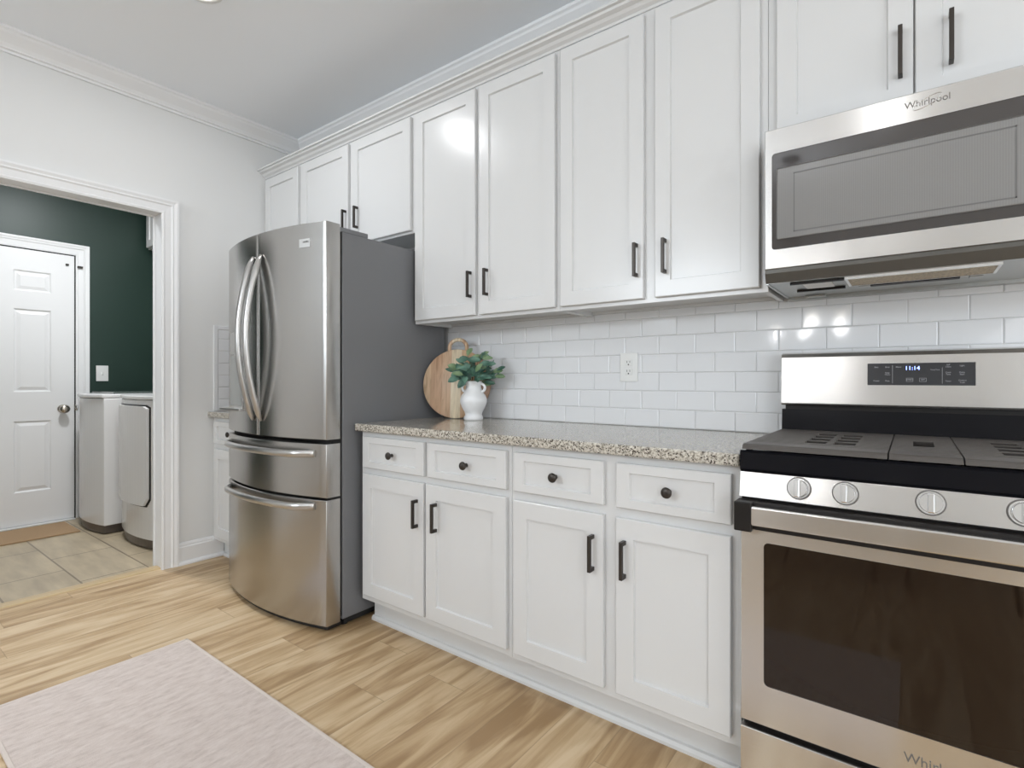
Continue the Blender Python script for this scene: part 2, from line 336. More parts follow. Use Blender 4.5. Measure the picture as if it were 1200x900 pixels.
# ------------------------------------------------------------------ room shell
XL, XR, YF, CEIL = -3.21, 4.2, -5.0, 2.82
XLO = XL - 0.105
DY0, DY1, DZ = -1.83, -0.875, 2.114        # doorway in the left wall
struct(B().box(-3.26, XR + .12, YF - .15, 0.12, -0.08, 0.0).obj('floor', M['floor']), 'light oak plank floor of the kitchen')
struct(B().box(-5.25, -3.26, -2.75, 0.12, -0.08, 0.0).obj('floor_laundry', M['ltile']), 'beige stone tile floor beyond the doorway')
struct(B().box(-5.25, XR + .12, YF - .15, 0.12, CEIL, CEIL + .1).obj('ceiling', M['ceil']), 'plain white ceiling')
struct(B().box(-5.25, XR + .12, 0.0, 0.12, 0, CEIL).obj('wall_back', M['wall']), 'pale grey wall behind the cabinets')
b = B(); b.box(XLO, XL, DY1, 0, 0, CEIL); b.box(XLO, XL, YF, DY0, 0, CEIL); b.box(XLO, XL, DY0, DY1, DZ, CEIL)
struct(b.obj('wall_left', M['wall']), 'pale grey wall with the cased opening to the laundry')
def wall_with_holes(name, axis, pos, th, a0, a1, holes, label):
    b = B(); hs = sorted(holes); cur = a0
    def bx(p, q, z0, z1):
        if axis == 'y': b.box(p, q, pos - th, pos, z0, z1)
        else: b.box(pos, pos + th, p, q, z0, z1)
    for (h0, h1, z0, z1) in hs:
        bx(cur, h0, 0, CEIL)
        if z0 > 0: bx(h0, h1, 0, z0)
        bx(h0, h1, z1, CEIL); cur = h1
    bx(cur, a1, 0, CEIL); return struct(b.obj(name, M['wall']), label)
wall_with_holes('wall_front', 'y', YF, 0.15, XLO, XR + .12, [(-2.9, -1.2, 2.0, 2.6), (1.9, 3.9, 0.05, 2.2)], 'pale grey wall behind the viewer with two added windows')
wall_with_holes('wall_right', 'x', XR, 0.12, YF, 0.0, [(-3.3, -1.5, 0.7, 2.2)], 'pale grey wall to the right with an added window')
def window(name, axis, pos, a0, a1, z0, z1, nx, nz):
    fr = B(); pn = B()
    def bx(bb, p, q, c, d, t0, t1):
        if axis == 'y': bb.box(p, q, pos + t0, pos + t1, c, d)
        else: bb.box(pos - t1, pos - t0, p, q, c, d)
    f = .05
    bx(fr, a0, a1, z0, z0 + f, -.12, -.06); bx(fr, a0, a1, z1 - f, z1, -.12, -.06); bx(fr, a0, a0 + f, z0, z1, -.12, -.06); bx(fr, a1 - f, a1, z0, z1, -.12, -.06)
    for i in range(1, nx): x = a0 + (a1 - a0) * i / nx; bx(fr, x - .015, x + .015, z0, z1, -.105, -.075)
    for i in range(1, nz): z = z0 + (z1 - z0) * i / nz; bx(fr, a0, a1, z - .015, z + .015, -.105, -.075)
    o = struct(fr.obj(name, M['trim'])); bx(pn, a0 + f, a1 - f, z0 + f, z1 - f, -.092, -.088); pn.obj('pane', M['pane'], o)
    cs = B(); w = .09
    bx(cs, a0 - w, a1 + w, z1, z1 + w, 0, .018)
    bx(cs, a0 - w, a0, z0, z1, 0, .018); bx(cs, a1, a1 + w, z0, z1, 0, .018)
    if z0 > .3: bx(cs, a0 - w, a1 + w, z0 - .04, z0, 0, .04)
    cs.obj('window_casing', M['trim'], o)
window('added_window_1', 'y', YF, -2.9, -1.2, 2.0, 2.6, 2, 1)  # unseen windows made up to let the fill light in
window('added_window_2', 'y', YF, 1.9, 3.9, .05, 2.2, 2, 1)
window('added_window_3', 'x', XR, -3.3, -1.5, .7, 2.2, 2, 2)
# laundry room shell
XF = -5.13
struct(B().box(XF - .12, XF, -2.75, 0, 0, CEIL).obj('wall_laundry_far', M['green']), 'dark green wall seen through the doorway')
struct(B().box(XF, XLO, -0.06, 0.0, 0, CEIL).obj('wall_laundry_right', M['green']), 'dark green wall behind the washer and dryer')
struct(B().box(XF, XLO, -2.75, -2.63, 0, CEIL).obj('wall_laundry_left', M['green']), 'dark green left wall of the laundry')
# crown moulding at the ceiling: profile (out, down)
def crown_profile(sz=1.0):
    p = [(0, 0), (.085, 0), (.085, .014), (.076, .020), (.070, .030), (.052, .046), (.034, .062), (.024, .078), (.024, .084), (.012, .088), (.012, .100), (0, .100)]
    return [(a * sz, c * sz) for a, c in p]
cp = crown_profile(1.0)
b = B(); b.prism([(-a, CEIL - d) for a, d in cp], XL, XR, 'x'); struct(b.obj('trim_1', M['trim']), 'white crown moulding above the cabinets')
b = B(); b.prism([(XL + a, CEIL - d) for a, d in cp], YF, 0, 'y'); struct(b.obj('trim_2', M['trim']), 'white crown moulding along the left wall')
b = B(); b.prism([(YF + a, CEIL - d) for a, d in cp], XL, XR, 'x'); struct(b.obj('trim_3', M['trim']), 'white crown moulding on the wall behind the viewer')
b = B(); b.prism([(XR - a, CEIL - d) for a, d in cp], YF, 0, 'y'); struct(b.obj('trim_4', M['trim']), 'white crown moulding along the right wall')
# baseboards
bpf = [(0, 0), (.030, 0), (.030, .010), (.022, .020), (.016, .022), (.016, .105), (.012, .112), (.012, .120), (.006, .132), (0, .133)]
b = B(); b.prism([(XL + a, z) for a, z in bpf], -0.802, -0.545, 'y'); b.prism([(XL + a, z) for a, z in bpf], YF, DY0 - .08, 'y')
struct(b.obj('baseboard_left', M['trim']), 'white baseboard beside the cased opening')
b = B(); b.prism([(YF + a, z) for a, z in bpf], XL, 1.8, 'x'); b.prism([(YF + a, z) for a, z in bpf], 4.0, XR, 'x'); struct(b.obj('baseboard_front', M['trim']))
b = B(); b.prism([(XR - a, z) for a, z in bpf], YF, 0, 'y'); struct(b.obj('baseboard_right', M['trim']))
# doorway casing: profile across width w -> projection
def casing(b, x, y0, y1, zt, w=.087, sgn=1):
    """mitred casing around an opening; x = wall face, projects towards sgn"""
    k = w / .10
    pr = [(0, 0), (0, .016), (.012, .019), (.02, .016), (.055, .018), (.064, .024), (.072, .022), (.088, .027), (.10, .027), (.10, 0)]
    t = bmesh.new(); rings = []
    for (yy, zz, sy, sz) in ((y1, 0, 1, 0), (y1, zt, 1, 1), (y0, zt, -1, 1), (y0, 0, -1, 0)):
        rings.append([t.verts.new((x + sgn * p, yy + sy * q * k, zz + sz * q * k)) for q, p in pr])
    for a, c in zip(rings, rings[1:]):
        for q in range(len(pr)): t.faces.new([a[q], a[(q + 1) % len(pr)], c[(q + 1) % len(pr)], c[q]])
    t.faces.new(rings[0]); t.faces.new(rings[-1]); bmesh.ops.recalc_face_normals(t, faces=t.faces); b._add(t, None)
b = B(); casing(b, XL, DY0 + .014, DY1 - .014, DZ - .012)
b.box(XLO - .004, XL + .003, DY1 - .008, DY1 + .005, 0, DZ, .002); b.box(XLO - .004, XL + .003, DY0 - .005, DY0 + .008, 0, DZ, .002); b.box(XLO - .004, XL + .003, DY0, DY1, DZ - .006, DZ + .005, .002)
casing(b, XLO, DY0 + .014, DY1 - .014, DZ - .012, sgn=-1)
struct(b.obj('trim_5', M['trim']), 'white casing around the opening to the laundry')
struct(B().prism([(-3.30, 0), (-3.296, .006), (-3.28, .009), (-3.245, .009), (-3.228, .006), (-3.224, 0)], DY0 + .009, DY1 - .009, 'y').obj('trim_6', M['strip']), 'oak transition strip in the doorway')

# laundry door (six panels) and its casing
dx = XF + .03
DYa, DYb = -1.70, -0.853
b = B()
casing(b, XF, DYa - .013, DYb + .013, 2.131, w=.086)
struct(b.obj('trim_7', M['trim']), 'white casing around the laundry door')
def door_panels(b, x, ya, yb, zt):
    """slab with raised panels, front face at x facing +x"""
    ys = [ya, ya + .140, ya + .355, yb - .355, yb - .140, yb]; zs = [0.012, .262, .805, 1.028, 1.662, 1.800, 1.957, zt]
    t = bmesh.new()
    def q(y0, y1, z0, z1, xx0, xx1=None):
        t.faces.new([t.verts.new((xx0, y0, z0)), t.verts.new((xx0, y1, z0)), t.verts.new((xx0, y1, z1)), t.verts.new((xx0, y0, z1))])
    def ring(r0, x0, r1, x1):
        a = [(r0[0], r0[2]), (r0[1], r0[2]), (r0[1], r0[3]), (r0[0], r0[3])]; c = [(r1[0], r1[2]), (r1[1], r1[2]), (r1[1], r1[3]), (r1[0], r1[3])]
        for i in range(4):
            j = (i + 1) % 4
            t.faces.new([t.verts.new((x0, *a[i])), t.verts.new((x0, *a[j])), t.verts.new((x1, *c[j])), t.verts.new((x1, *c[i]))])
    for i in range(5):
        for j in range(7):
            y0, y1, z0, z1 = ys[i], ys[i + 1], zs[j], zs[j + 1]
            if i in (1, 3) and j in (1, 3, 5):
                r = [(y0 + k, y1 - k, z0 + k, z1 - k) for k in (0, .010, .016, .038)]
                ring(r[0], x, r[1], x - .009); ring(r[1], x - .009, r[2], x - .009); ring(r[2], x - .009, r[3], x - .002); q(*r[3], x - .002)
            else: q(y0, y1, z0, z1, x)
    ring((ya, yb, .012, zt), x, (ya, yb, .012, zt), x - .035)
    bmesh.ops.remove_doubles(t, verts=t.verts, dist=1e-5); bmesh.ops.recalc_face_normals(t, faces=t.faces)
    b._add(t, None)
b = B(); door_panels(b, dx, DYa, DYb, 2.118)
door = struct(b.obj('door_1', M['trim']), 'white six-panel laundry door')
sb = B(); sb.box(XF + .001, XF + .012, DYb, DYb + .0135, 0, 2.13); sb.obj('door_edge_shade', M['rubber_shade'], door); sb = B(); sb.box(XF + .001, XF + .012, DYa, DYb, 2.118, 2.132); sb.obj('door_edge_shade', M['rubber_shade'], door)  # dark strips put in for the shaded gap around the door
k = B(); k.lathe([(.033, 0), (.033, .004), (.020, .010), (.013, .020), (.013, .034), (.024, .040), (.033, .052), (.034, .062), (.027, .074), (.012, .080), (.002, .081)], (dx, -.925, .89), 28, None, 'x')
k.obj('door_knob', M['nickel'], door)
B().box(dx - .02, dx + .004, DYb - .001, DYb + .004, .86, .92).obj('latch_plate', M['bronze'], door)
s = B(); s.box(dx + .0005, dx + .012, DYb - .055, DYb - .035, 2.035, 2.05, .002); s.obj('sensor', M['bronze'], door)
B().box(XF + .02, XF + .036, DYb + .02, DYb + .055, 2.03, 2.045, .002).obj('door_sensor', M['bronze'], door)
struct(B().box(XF, XF + .075, DYa, DYb, 0, .009, .003).obj('trim_8', M['wall']), 'pale sill under the laundry door')
b = B(); b.prism([(XF + a, z) for a, z in bpf], DYb + .1, -.06, 'y'); struct(b.obj('baseboard_laundry', M['trim']))

# ------------------------------------------------------------------ tile backsplash
TW, TH, T0, ZT = 0.1540, 0.0770, -1.4102, 0.9195
def tiles(b, u0, u1, v0, v1, T0, ZT, place, y_axis=False):
    rows = range(int(math.floor((v0 - ZT) / TH)), int(math.ceil((v1 - ZT) / TH)))
    t = bmesh.new()
    for r in rows:
        z0 = max(v0, ZT + r * TH); z1 = min(v1, ZT + (r + 1) * TH)
        if z1 - z0 < .008: continue
        off = T0 + (0.5 * TW if r % 2 else 0); k0 = int(math.floor((u0 - off) / TW)) ; k1 = int(math.ceil((u1 - off) / TW))
        for k in range(k0, k1):
            a = max(u0, off + k * TW); c = min(u1, off + (k + 1) * TW)
            if c - a < .008: continue
            g = .0007; jit = random.uniform(-.0003, .0003); tl = random.uniform(-.0004, .0004); tz = random.uniform(-.0003, .0003)
            A = [(a + g, z0 + g), (c - g, z0 + g), (c - g, z1 - g), (a + g, z1 - g)]
            I = [(a + g + .0035, z0 + g + .0035), (c - g - .0035, z0 + g + .0035), (c - g - .0035, z1 - g - .0035), (a + g + .0035, z1 - g - .0035)]
            lo = [t.verts.new(place(p[0], p[1], .004)) for p in A]; md = [t.verts.new(place(p[0], p[1], .0068)) for p in A]
            h = [.0085 + jit + (tl if q in (1, 2) else -tl) + (tz if q > 1 else -tz) for q in range(4)]
            up = [t.verts.new(place(I[q][0], I[q][1], h[q])) for q in range(4)]
            for q in range(4):
                w = (q + 1) % 4; t.faces.new([lo[q], lo[w], md[w], md[q]]); t.faces.new([md[q], md[w], up[w], up[q]])
            t.faces.new(up)
    bmesh.ops.recalc_face_normals(t, faces=t.faces)
    b._add(t, M['tile'])
b = B(); b.box(-3.2, 0.84, -.0045, -.0003, .9215, 1.43, 0, M['grout']); tiles(b, -1.725, 0.84, .9215, 1.43, T0, ZT, lambda u, v, d: (u, -d, v))
bs = b.obj('tile_backsplash', None); tag(bs, 'white glossy subway tile backsplash above the long granite counter', 'backsplash')
b = B(); b.box(XL + .0003, XL + .0045, -.60, -.269, .9215, 1.455, 0, M['grout']); b.box(XL + .0003, XL + .0045, -.269, -.012, .9215, 1.404, 0, M['grout']); tiles(b, -.575, -.270, .9215, 1.440, -.575 - TW * .5, ZT, lambda u, v, d: (XL + d, u, v)); tiles(b, -.270, -.012, .9215, 1.404, -.575 - TW * .5, ZT, lambda u, v, d: (XL + d, u, v))
b.box(XL + .003, XL + .011, -.603, -.577, .9215, 1.466, .003, M['tile']); b.box(XL + .003, XL + .011, -.577, -.269, 1.4415, 1.466, .003, M['tile'])
tag(b.obj('tile_backsplash', None), 'strip of white tile on the left wall beside the refrigerator', 'backsplash')

# ------------------------------------------------------------------ cabinets
def shaker(b, x0, x1, z0, z1, yf, th=.019, st=.060, rec=.009, rail=None):
    rail = rail or st; t = bmesh.new(); ch = .0025
    def R(a, c, d, e, y): return [t.verts.new(p) for p in ((a, y, d), (c, y, d), (c, y, e), (a, y, e))]
    rs = [R(x0, x1, z0, z1, yf + th), R(x0, x1, z0, z1, yf + ch), R(x0 + ch, x1 - ch, z0 + ch, z1 - ch, yf),
          R(x0 + st, x1 - st, z0 + rail, z1 - rail, yf), R(x0 + st + .003, x1 - st - .003, z0 + rail + .003, z1 - rail - .003, yf + rec)]
    t.faces.new(rs[0])
    for a, c in zip(rs, rs[1:]):
        for i in range(4): t.faces.new([a[i], a[(i + 1) % 4], c[(i + 1) % 4], c[i]])
    t.faces.new(rs[-1]); bmesh.ops.recalc_face_normals(t, faces=t.faces); b._add(t, None); return b
def bar_pull(parent, x, z0, z1, yf, out=.030):
    b = B(); w = .0055
    b.box(x - w, x + w, yf - out, yf - out + .011, z0, z1, .0012)
    for za, zb in ((z0, z0 + .013), (z1 - .013, z1)): b.box(x - w, x + w, yf - out + .006, yf + .0005, za, zb, .001)
    return b.obj('handle', M['bronze'], parent)
def knob(parent, x, z, yf):
    b = B(); b.lathe([(.002, -.0285), (.010, -.028), (.0150, -.025), (.0165, -.021), (.0150, -.017), (.0075, -.014), (.0060, -.006), (.0085, 0), (.0085, .0005)], (x, yf, z), 28, None, 'y')
    return b.obj('knob', M['bronze'], parent)
ZB, ZC = .885, .9195           # carcass top, counter top
def base_cab(x0, x1, label, drawers, doors, handles, knobs, group='white base cabinets under the counter'):
    root = thing('base_cabinet', label, 'cabinet', ((x0 + x1) / 2, -.3, 0), 0, group); inv = Vector(root.location)
    def P(bb, name, par): 
        o = bb.obj(name, M['cab'], par); return o
    b = B(); b.box(x0, x1, -.59, -.002, .112, ZB, .001); b.box(x0, x1, -.60, -.585, .112, ZB, .001)
    b.box(x0 + .012, x1, -.530, -.02, 0, .112)
    body = P(b, 'body', root)
    objs = [body]
    for (a, c, z0, z1), kx in zip(drawers, knobs):
        d = shaker(B(), a, c, z0, z1, -.6195, st=.045, rail=.028).obj('drawer', M['cab'], root); knob(d, kx, .792, -.6195); objs.append(d)
    for (a, c, z0, z1), hx in zip(doors, handles):
        d = shaker(B(), a, c, z0, z1, -.6195).obj('door', M['cab'], root)
        if hx is not None: bar_pull(d, hx, .508, .624, -.6195)
        objs.append(d)
    for o in objs: o.location = -inv
    return root
base_cab(-1.681, -.802, 'white base cabinet beside the refrigerator with two drawers and two doors',
         [(-1.656, -1.252, .722, .863), (-1.229, -.8185, .722, .863)], [(-1.656, -1.252, .142, .693), (-1.238, -.8185, .142, .693)], [-1.288, -1.176], [-1.449, -1.011])
base_cab(-.801, -.005, 'white base cabinet beside the stainless range with two drawers and two doors',
         [(-.781, -.421, .722, .861), (-.376, -.028, .722, .861)], [(-.783, -.422, .140, .690), (-.377, -.029, .140, .690)], [-.457, -.346], [-.601, -.204])
base_cab(-3.205, -2.650, 'white base cabinet in the corner left of the refrigerator',
         [(-3.165, -2.69, .722, .861)], [(-3.165, -2.69, .140, .690)], [-2.74], [-2.932], None)
b = B(); b.box(-1.669, -.003, -.541, -.530, 0, .11); b.prism([(-.541, 0), (-.558, 0), (-.558, .010), (-.551, .019), (-.541, .020)], -1.669, -.003, 'x'); 
tag(b.obj('toe_kick', M['cab']), 'white toe kick with shoe moulding along the long cabinets', 'toe kick')
b = B(); b.box(XL + .017, -2.65, -.541, -.530, 0, .11); b.prism([(-.541, 0), (-.558, 0), (-.558, .010), (-.551, .019), (-.541, .020)], XL + .031, -2.65, 'x')
tag(b.obj('toe_kick', M['cab']), 'white toe kick of the corner cabinet left of the refrigerator', 'toe kick')
def counter(x0, x1, label, bl=.006):
    b = B(); b.box(x0, x1, -.6355, -.0005, ZB + .0015, ZC + .001, bl); o = b.obj('countertop', M['granite']); return tag(o, label, 'countertop')
counter(-1.692, -.002, 'long speckled granite countertop between refrigerator and range')
counter(XL + .0005, -2.652, 'short speckled granite countertop left of the refrigerator')

YU = -.2655
def upper_cab(x0, x1, zb, label, doors, handles, hz, divider=True, group='white upper cabinets along the back wall', zt=2.505):
    root = thing('upper_cabinet', label, 'cabinet', ((x0 + x1) / 2, -.13, zb), 0, group); inv = Vector(root.location)
    b = B(); b.box(x0 + .016, x1 - .016, YU + .015, -.010, zb + .018, zt); b.box(x0, x0 + .016, YU + .015, -.010, zb, zt, .0008); b.box(x1 - .016, x1, YU + .015, -.010, zb, zt, .0008)
    b.box(x0, x1, YU, YU + .018, zb, zt, .001)
    b.box(x0 + .016, x1 - .016, -.022, -.010, zb + .006, zb + .03)
    o = b.obj('body', M['cab'], root); o.location = -inv
    for (a, c, z0, z1), hx in zip(doors, handles):
        d = shaker(B(), a, c, z0, z1, YU - .0195, st=.058).obj('door', M['cab'], root); d.location = -inv
        if hx is not None: bar_pull(d, hx, hz[0], hz[1], YU - .0195)
    return root
DT = 2.478
upper_cab(-1.6985, -.812, 1.4065, 'tall white upper cabinet above the cutting board with two doors', [(-1.682, -1.270, 1.422, DT), (-1.246, -.827, 1.422, DT)], [-1.295, -1.193], (1.504, 1.626))
upper_cab(-.811, -.006, 1.4065, 'tall white upper cabinet beside the microwave with two doors', [(-.800, -.433, 1.422, DT), (-.388, -.029, 1.422, DT)], [-.459, -.348], (1.504, 1.628))
upper_cab(-.005, .765, 1.878, 'short white upper cabinet above the microwave with two doors', [(.022, .3745, 1.892, DT), (.379, .738, 1.892, DT)], [.345, .457], (1.972, 2.110))
upper_cab(-2.762, -1.6995, 1.880, 'short white upper cabinet above the refrigerator with two doors', [(-2.737, -2.250, 1.892, DT), (-2.218, -1.719, 1.892, DT)], [-2.268, -2.158], (1.975, 2.097))
upper_cab(-3.205, -2.763, 1.4065, 'white upper cabinet in the left corner partly hidden by the refrigerator', [(-3.185, -2.780, 1.422, DT)], [-2.81], (1.504, 1.626))
b = B(); prf = [(YU - .0004, 2.492), (YU - .006, 2.492), (YU - .010, 2.500), (YU - .022, 2.508), (YU - .030, 2.518), (YU - .046, 2.524), (YU - .050, 2.532), (YU - .062, 2.534), (YU - .062, 2.543), (YU - .0004, 2.543)]
b.prism(prf, XL + .001, .765, 'x'); tag(b.obj('cabinet_crown', M['cab']), 'white crown strip along the tops of the upper cabinets', 'crown moulding')

# ------------------------------------------------------------------ refrigerator
FX0, FX1, FXC = -2.625, -1.711, -2.168
def fy(x, e=-.766, bow=.071): return e - bow * (1 - ((x - FXC) / .457) ** 2)
root = thing('refrigerator', 'stainless french-door refrigerator with two freezer drawers and curved bar handles', 'refrigerator', (FXC, -.4, 0))
inv = Vector(root.location)
def put(o): o.location = -inv; return o
b = B(); b.box(FX0, FX1, -.685, -.045, .035, 1.790, .003); put(b.obj('cabinet', M['fside'], root))
b = B(); b.box(FX0 + .02, FX1 - .004, -.675, -.06, .012, .036); 
for x in (FX0 + .06, FX1 - .035):
    for y in (-.655, -.1): b.cyl((x, y, 0), (x, y, .02), .018, .018, 16)
put(b.obj('foot_rail', M['rubber_shade'], root))
b = B(); b.box(FX1 - .16, FX1 - .002, -.695, -.545, 1.7905, 1.812, .003); put(b.obj('hinge_cover', M['fside'], root))
b = B(); b.box(FX0 + .002, FX0 + .16, -.695, -.545, 1.7905, 1.812, .003); put(b.obj('hinge_cover', M['fside'], root))
def bowed(x0, x1, z0, z1, yb=-.697, r=.0022, hole=None):
    """panel whose front follows the bow; rounded side edges"""
    n = 22; xs = [x0 + (x1 - x0) * i / n for i in range(n + 1)]
    pts = [(x0, yb), (x0, fy(x0) + r * (1 if True else 0))]
    pts += [(x0 + r * .3, fy(x0) + r * .3)] + [(x, fy(x)) for x in [x0 + r] + xs[1:-1] + [x1 - r]] + [(x1 - r * .3, fy(x1) + r * .3), (x1, fy(x1) + r), (x1, yb)]
    t = bmesh.new(); e = .0025
    lev = [(z0, e), (z0 + e, 0), (z1 - e, 0), (z1, e)]; rings = []
    for z, ins in lev: rings.append([t.verts.new((p[0], p[1] + (ins if i not in (0, len(pts) - 1) else 0), z)) for i, p in enumerate(pts)])
    m = len(pts)
    for a, c in zip(rings, rings[1:]):
        for i in range(m):
            f = t.faces.new([a[i], a[(i + 1) % m], c[(i + 1) % m], c[i]]); f.smooth = True
    t.faces.new(rings[0]); t.faces.new(rings[-1]); bmesh.ops.recalc_face_normals(t, faces=t.faces)
    b = B(); b._add(t, None); return b
def smooth_angle(o, ang=35):
    me = o.data
    bm = bmesh.new(); bm.from_mesh(me)
    for e in bm.edges:
        if len(e.link_faces) == 2 and e.calc_face_angle(0) > math.radians(ang): e.smooth = False
    bm.to_mesh(me); bm.free(); return o
GZ = .8545
dR = put(smooth_angle(bowed(FXC + .0035, FX1, GZ, 1.822).obj('door', M['fsteel'], root)))
dL = put(smooth_angle(bowed(FX0, FXC - .0035, GZ, 1.822).obj('door', M['fsteel'], root)))
w1 = put(smooth_angle(bowed(FX0, FX1, .5975, .835).obj('drawer', M['fsteel'], root)))
w2 = put(smooth_angle(bowed(FX0, FX1, .030, .5865).obj('drawer', M['fsteel'], root)))
o_ = bowed(FX0 + .010, FX1 - .010, .010, .029).obj('underside_shade', M['rubber_shade'], root); o_.location = -inv + Vector((0, .014, 0))  # dark strip added as the shadow line under the fridge front
b = B(); b.box(FX0 + .005, FX1 - .006, -.74, -.68, .05, 1.80); put(b.obj('gasket', M['rubber_shade'], root))
def vhandle(x, par):
    n = 28; pts = []; r = []; ry = []
    for i in range(n + 1):
        u = i / n; z = .925 + (1.715 - .925) * u; s = math.sin(PI * u)
        pts.append((x, fy(x) - .004 - .072 * s ** .85, z)); k = min(1, .45 + 3 * s); r.append(.0130 * k); ry.append(.0185 * k)
    b = B(); b.tube(pts, r, 14, None, ry); return b.obj('handle', M['hsteel'], par)
vhandle(FXC - .040, dL); vhandle(FXC + .036, dR)
def hhandle(z, par):
    n = 34; pts = []; r = []; ry = []
    for i in range(n + 1):
        u = i / n; x = FX0 + .065 + (FX1 - FX0 - .125) * u; s = min(1, math.sin(PI * u) * 3.0)
        s = s * s * (3 - 2 * s); pts.append((x, fy(x) - .002 - .036 * s, z)); r.append(.009 + .003 * s); ry.append(.016)
    b = B(); b.tube(pts, ry, 14, None, r) if False else b.tube(pts, r, 14, None, ry); return b.obj('handle', M['hsteel'], par)
hhandle(.792, w1); hhandle(.558, w2)
# water dispenser on the left door: frame strips following the bow, dark recess and a small control plate
def bow_patch(x0, x1, z0, z1, d, m, name, par, th=.004):
    n = 10; t = bmesh.new(); f = []; g = []
    for i in range(n + 1):
        x = x0 + (x1 - x0) * i / n
        f.append([t.verts.new((x, fy(x) - d, z)) for z in (z0, z1)]); g.append([t.verts.new((x, fy(x) - d + th, z)) for z in (z0, z1)])
    for i in range(n):
        t.faces.new([f[i][0], f[i + 1][0], f[i + 1][1], f[i][1]]); t.faces.new([g[i][0], g[i][1], g[i + 1][1], g[i + 1][0]])
        t.faces.new([f[i][0], g[i][0], g[i + 1][0], f[i + 1][0]]); t.faces.new([f[i][1], f[i + 1][1], g[i + 1][1], g[i][1]])
    t.faces.new([f[0][0], f[0][1], g[0][1], g[0][0]]); t.faces.new([f[n][0], g[n][0], g[n][1], f[n][1]])
    for q in t.faces: q.smooth = False
    bmesh.ops.recalc_face_normals(t, faces=t.faces); b = B(); b._add(t, None); return b.obj(name, m, par)
bow_patch(-2.565, -2.335, .975, 1.375, .003, M['fsteel'], 'dispenser_frame', dL)
bow_patch(-2.550, -2.350, 1.252, 1.368, .0055, M['hsteel'], 'dispenser_controls', dL)
bow_patch(-2.550, -2.350, .990, 1.245, .0045, M['galv'], 'dispenser_niche', dL, .003)
b = B(); b.box(-2.56, -2.34, -.845, -.795, .963, .977, .004); b.obj('drip_tray', M['hsteel'], dL)
bd = bow_patch(-1.858, -1.796, 1.714, 1.752, .003, M['chrome'], 'badge', dR, .003)
text_obj('badge_lettering', 'FRIGIDAIRE', .011, (-1.827, fy(-1.827) - .0042, 1.738), (PI / 2, 0, .105), M['etch_shade'], bd, .0003, sx=.85)

# ------------------------------------------------------------------ range
RX0, RX1 = .006, .768
root = thing('gas_range', 'stainless gas range with black cooktop and dark oven window', 'range', ((RX0 + RX1) / 2, -.33, 0)); inv = Vector(root.location)
b = B(); b.box(RX0 + .004, RX1 - .004, -.635, -.03, .03, .905, .002); b.box(RX0 + .03, RX1 - .03, -.60, -.05, 0, .031); put(b.obj('body', M['blackmatte'], root))
# cooktop: black enamel tray with front lip
b = B(); b.prism([(-.06, .880), (-.652, .880), (-.660, .888), (-.660, .930), (-.655, .936), (-.640, .936), (-.625, .922), (-.13, .922), (-.12, .934), (-.06, .934)], RX0, RX1, 'x', None, 0)
put(b.obj('cooktop', M['black'], root))
# backguard
b = B(); b.prism([(-.035, .93), (-.125, .93), (-.118, 1.020), (-.035, 1.020)], RX0 + .002, RX1 - .002, 'x'); put(b.obj('rear_riser', M['black'], root))
b = B(); b.box(RX0 + .012, RX1 - .012, -.112, -.03, 1.018, 1.036); put(b.obj('riser_vent', M['blackmatte'], root))
b = B(); b.prism([(-.015, 1.034), (-.125, 1.034), (-.130, 1.040), (-.122, 1.196), (-.114, 1.208), (-.100, 1.213), (-.015, 1.213)], RX0, RX1, 'x', None, .002)
bg_ = put(smooth_angle(b.obj('backguard', M['steel'], root), 30))
# control panel glass and display, tilted with the backguard face
tilt = math.atan2(.008, .156)
pz = 1.1375; py = -.1262 + (.0)
def onback(x, z, d=0.0):
    t = (z - 1.040) / (1.196 - 1.040); return (x, -.130 + .008 * t - d, z)
def bpatch(x0, x1, z0, z1, d, m, name, par, bev=0):
    b = B(); y0 = onback(0, z0, d)[1]; y1 = onback(0, z1, d)[1]
    b.prism([(y0, z0), (y1, z1), (y1 + .003, z1), (y0 + .003, z0)], x0, x1, 'x', None, bev); return b.obj(name, m, par)
cpn = bpatch(.2575, .5200, 1.1035, 1.1715, .0008, M['panelglass'], 'control_panel', bg_, .0006)
TR = (PI / 2 + tilt * -1, 0, 0)
def ptxt(txt, x, z, size, m=None, sx=1.0, name='panel_lettering'):
    return text_obj(name, txt, size, onback(x, z, .0012), TR, m or M['ink'], cpn, .0002, sx=sx)
ptxt('11:14', .3725, 1.1555, .0170, M['led'], 1.0, 'clock_display')
u = lambda px: .2575 + (px - 62) / (1143 - 62) * .2625
w_ = lambda py_: 1.1715 - (py_ - 92) / (315 - 92) * .068
for t_, px_, py_ in (('Bake', 160, 131), ('Broil', 277, 131), ('Warm', 393, 131), ('Keep\nWarm', 277, 198), ('Frozen', 160, 271), ('Pizza', 277, 271), ('Self\nClean', 888, 124), ('Light', 1018, 124), ('Cook\nTime', 888, 198), ('Delay\nStart', 1018, 198), ('Timer', 888, 273), ('Control\nLock', 1020, 275), ('Temp/Time', 760, 161), ('START', 508, 259), ('OFF', 641, 259)):
    ptxt(t_, u(px_), w_(py_), .0058 if len(t_) < 8 or '\n' in t_ else .005, None, .95)
b = B()
for px_, a, c in ((331, 112, 295), (830, 140, 298)):
    b = B(); x = u(px_); b.box(x - .0004, x + .0004, onback(0, w_(c), .0014)[1], onback(0, w_(a), .0010)[1] + .001, w_(c), w_(a)); b.obj('divider_line', M['ink'], cpn)
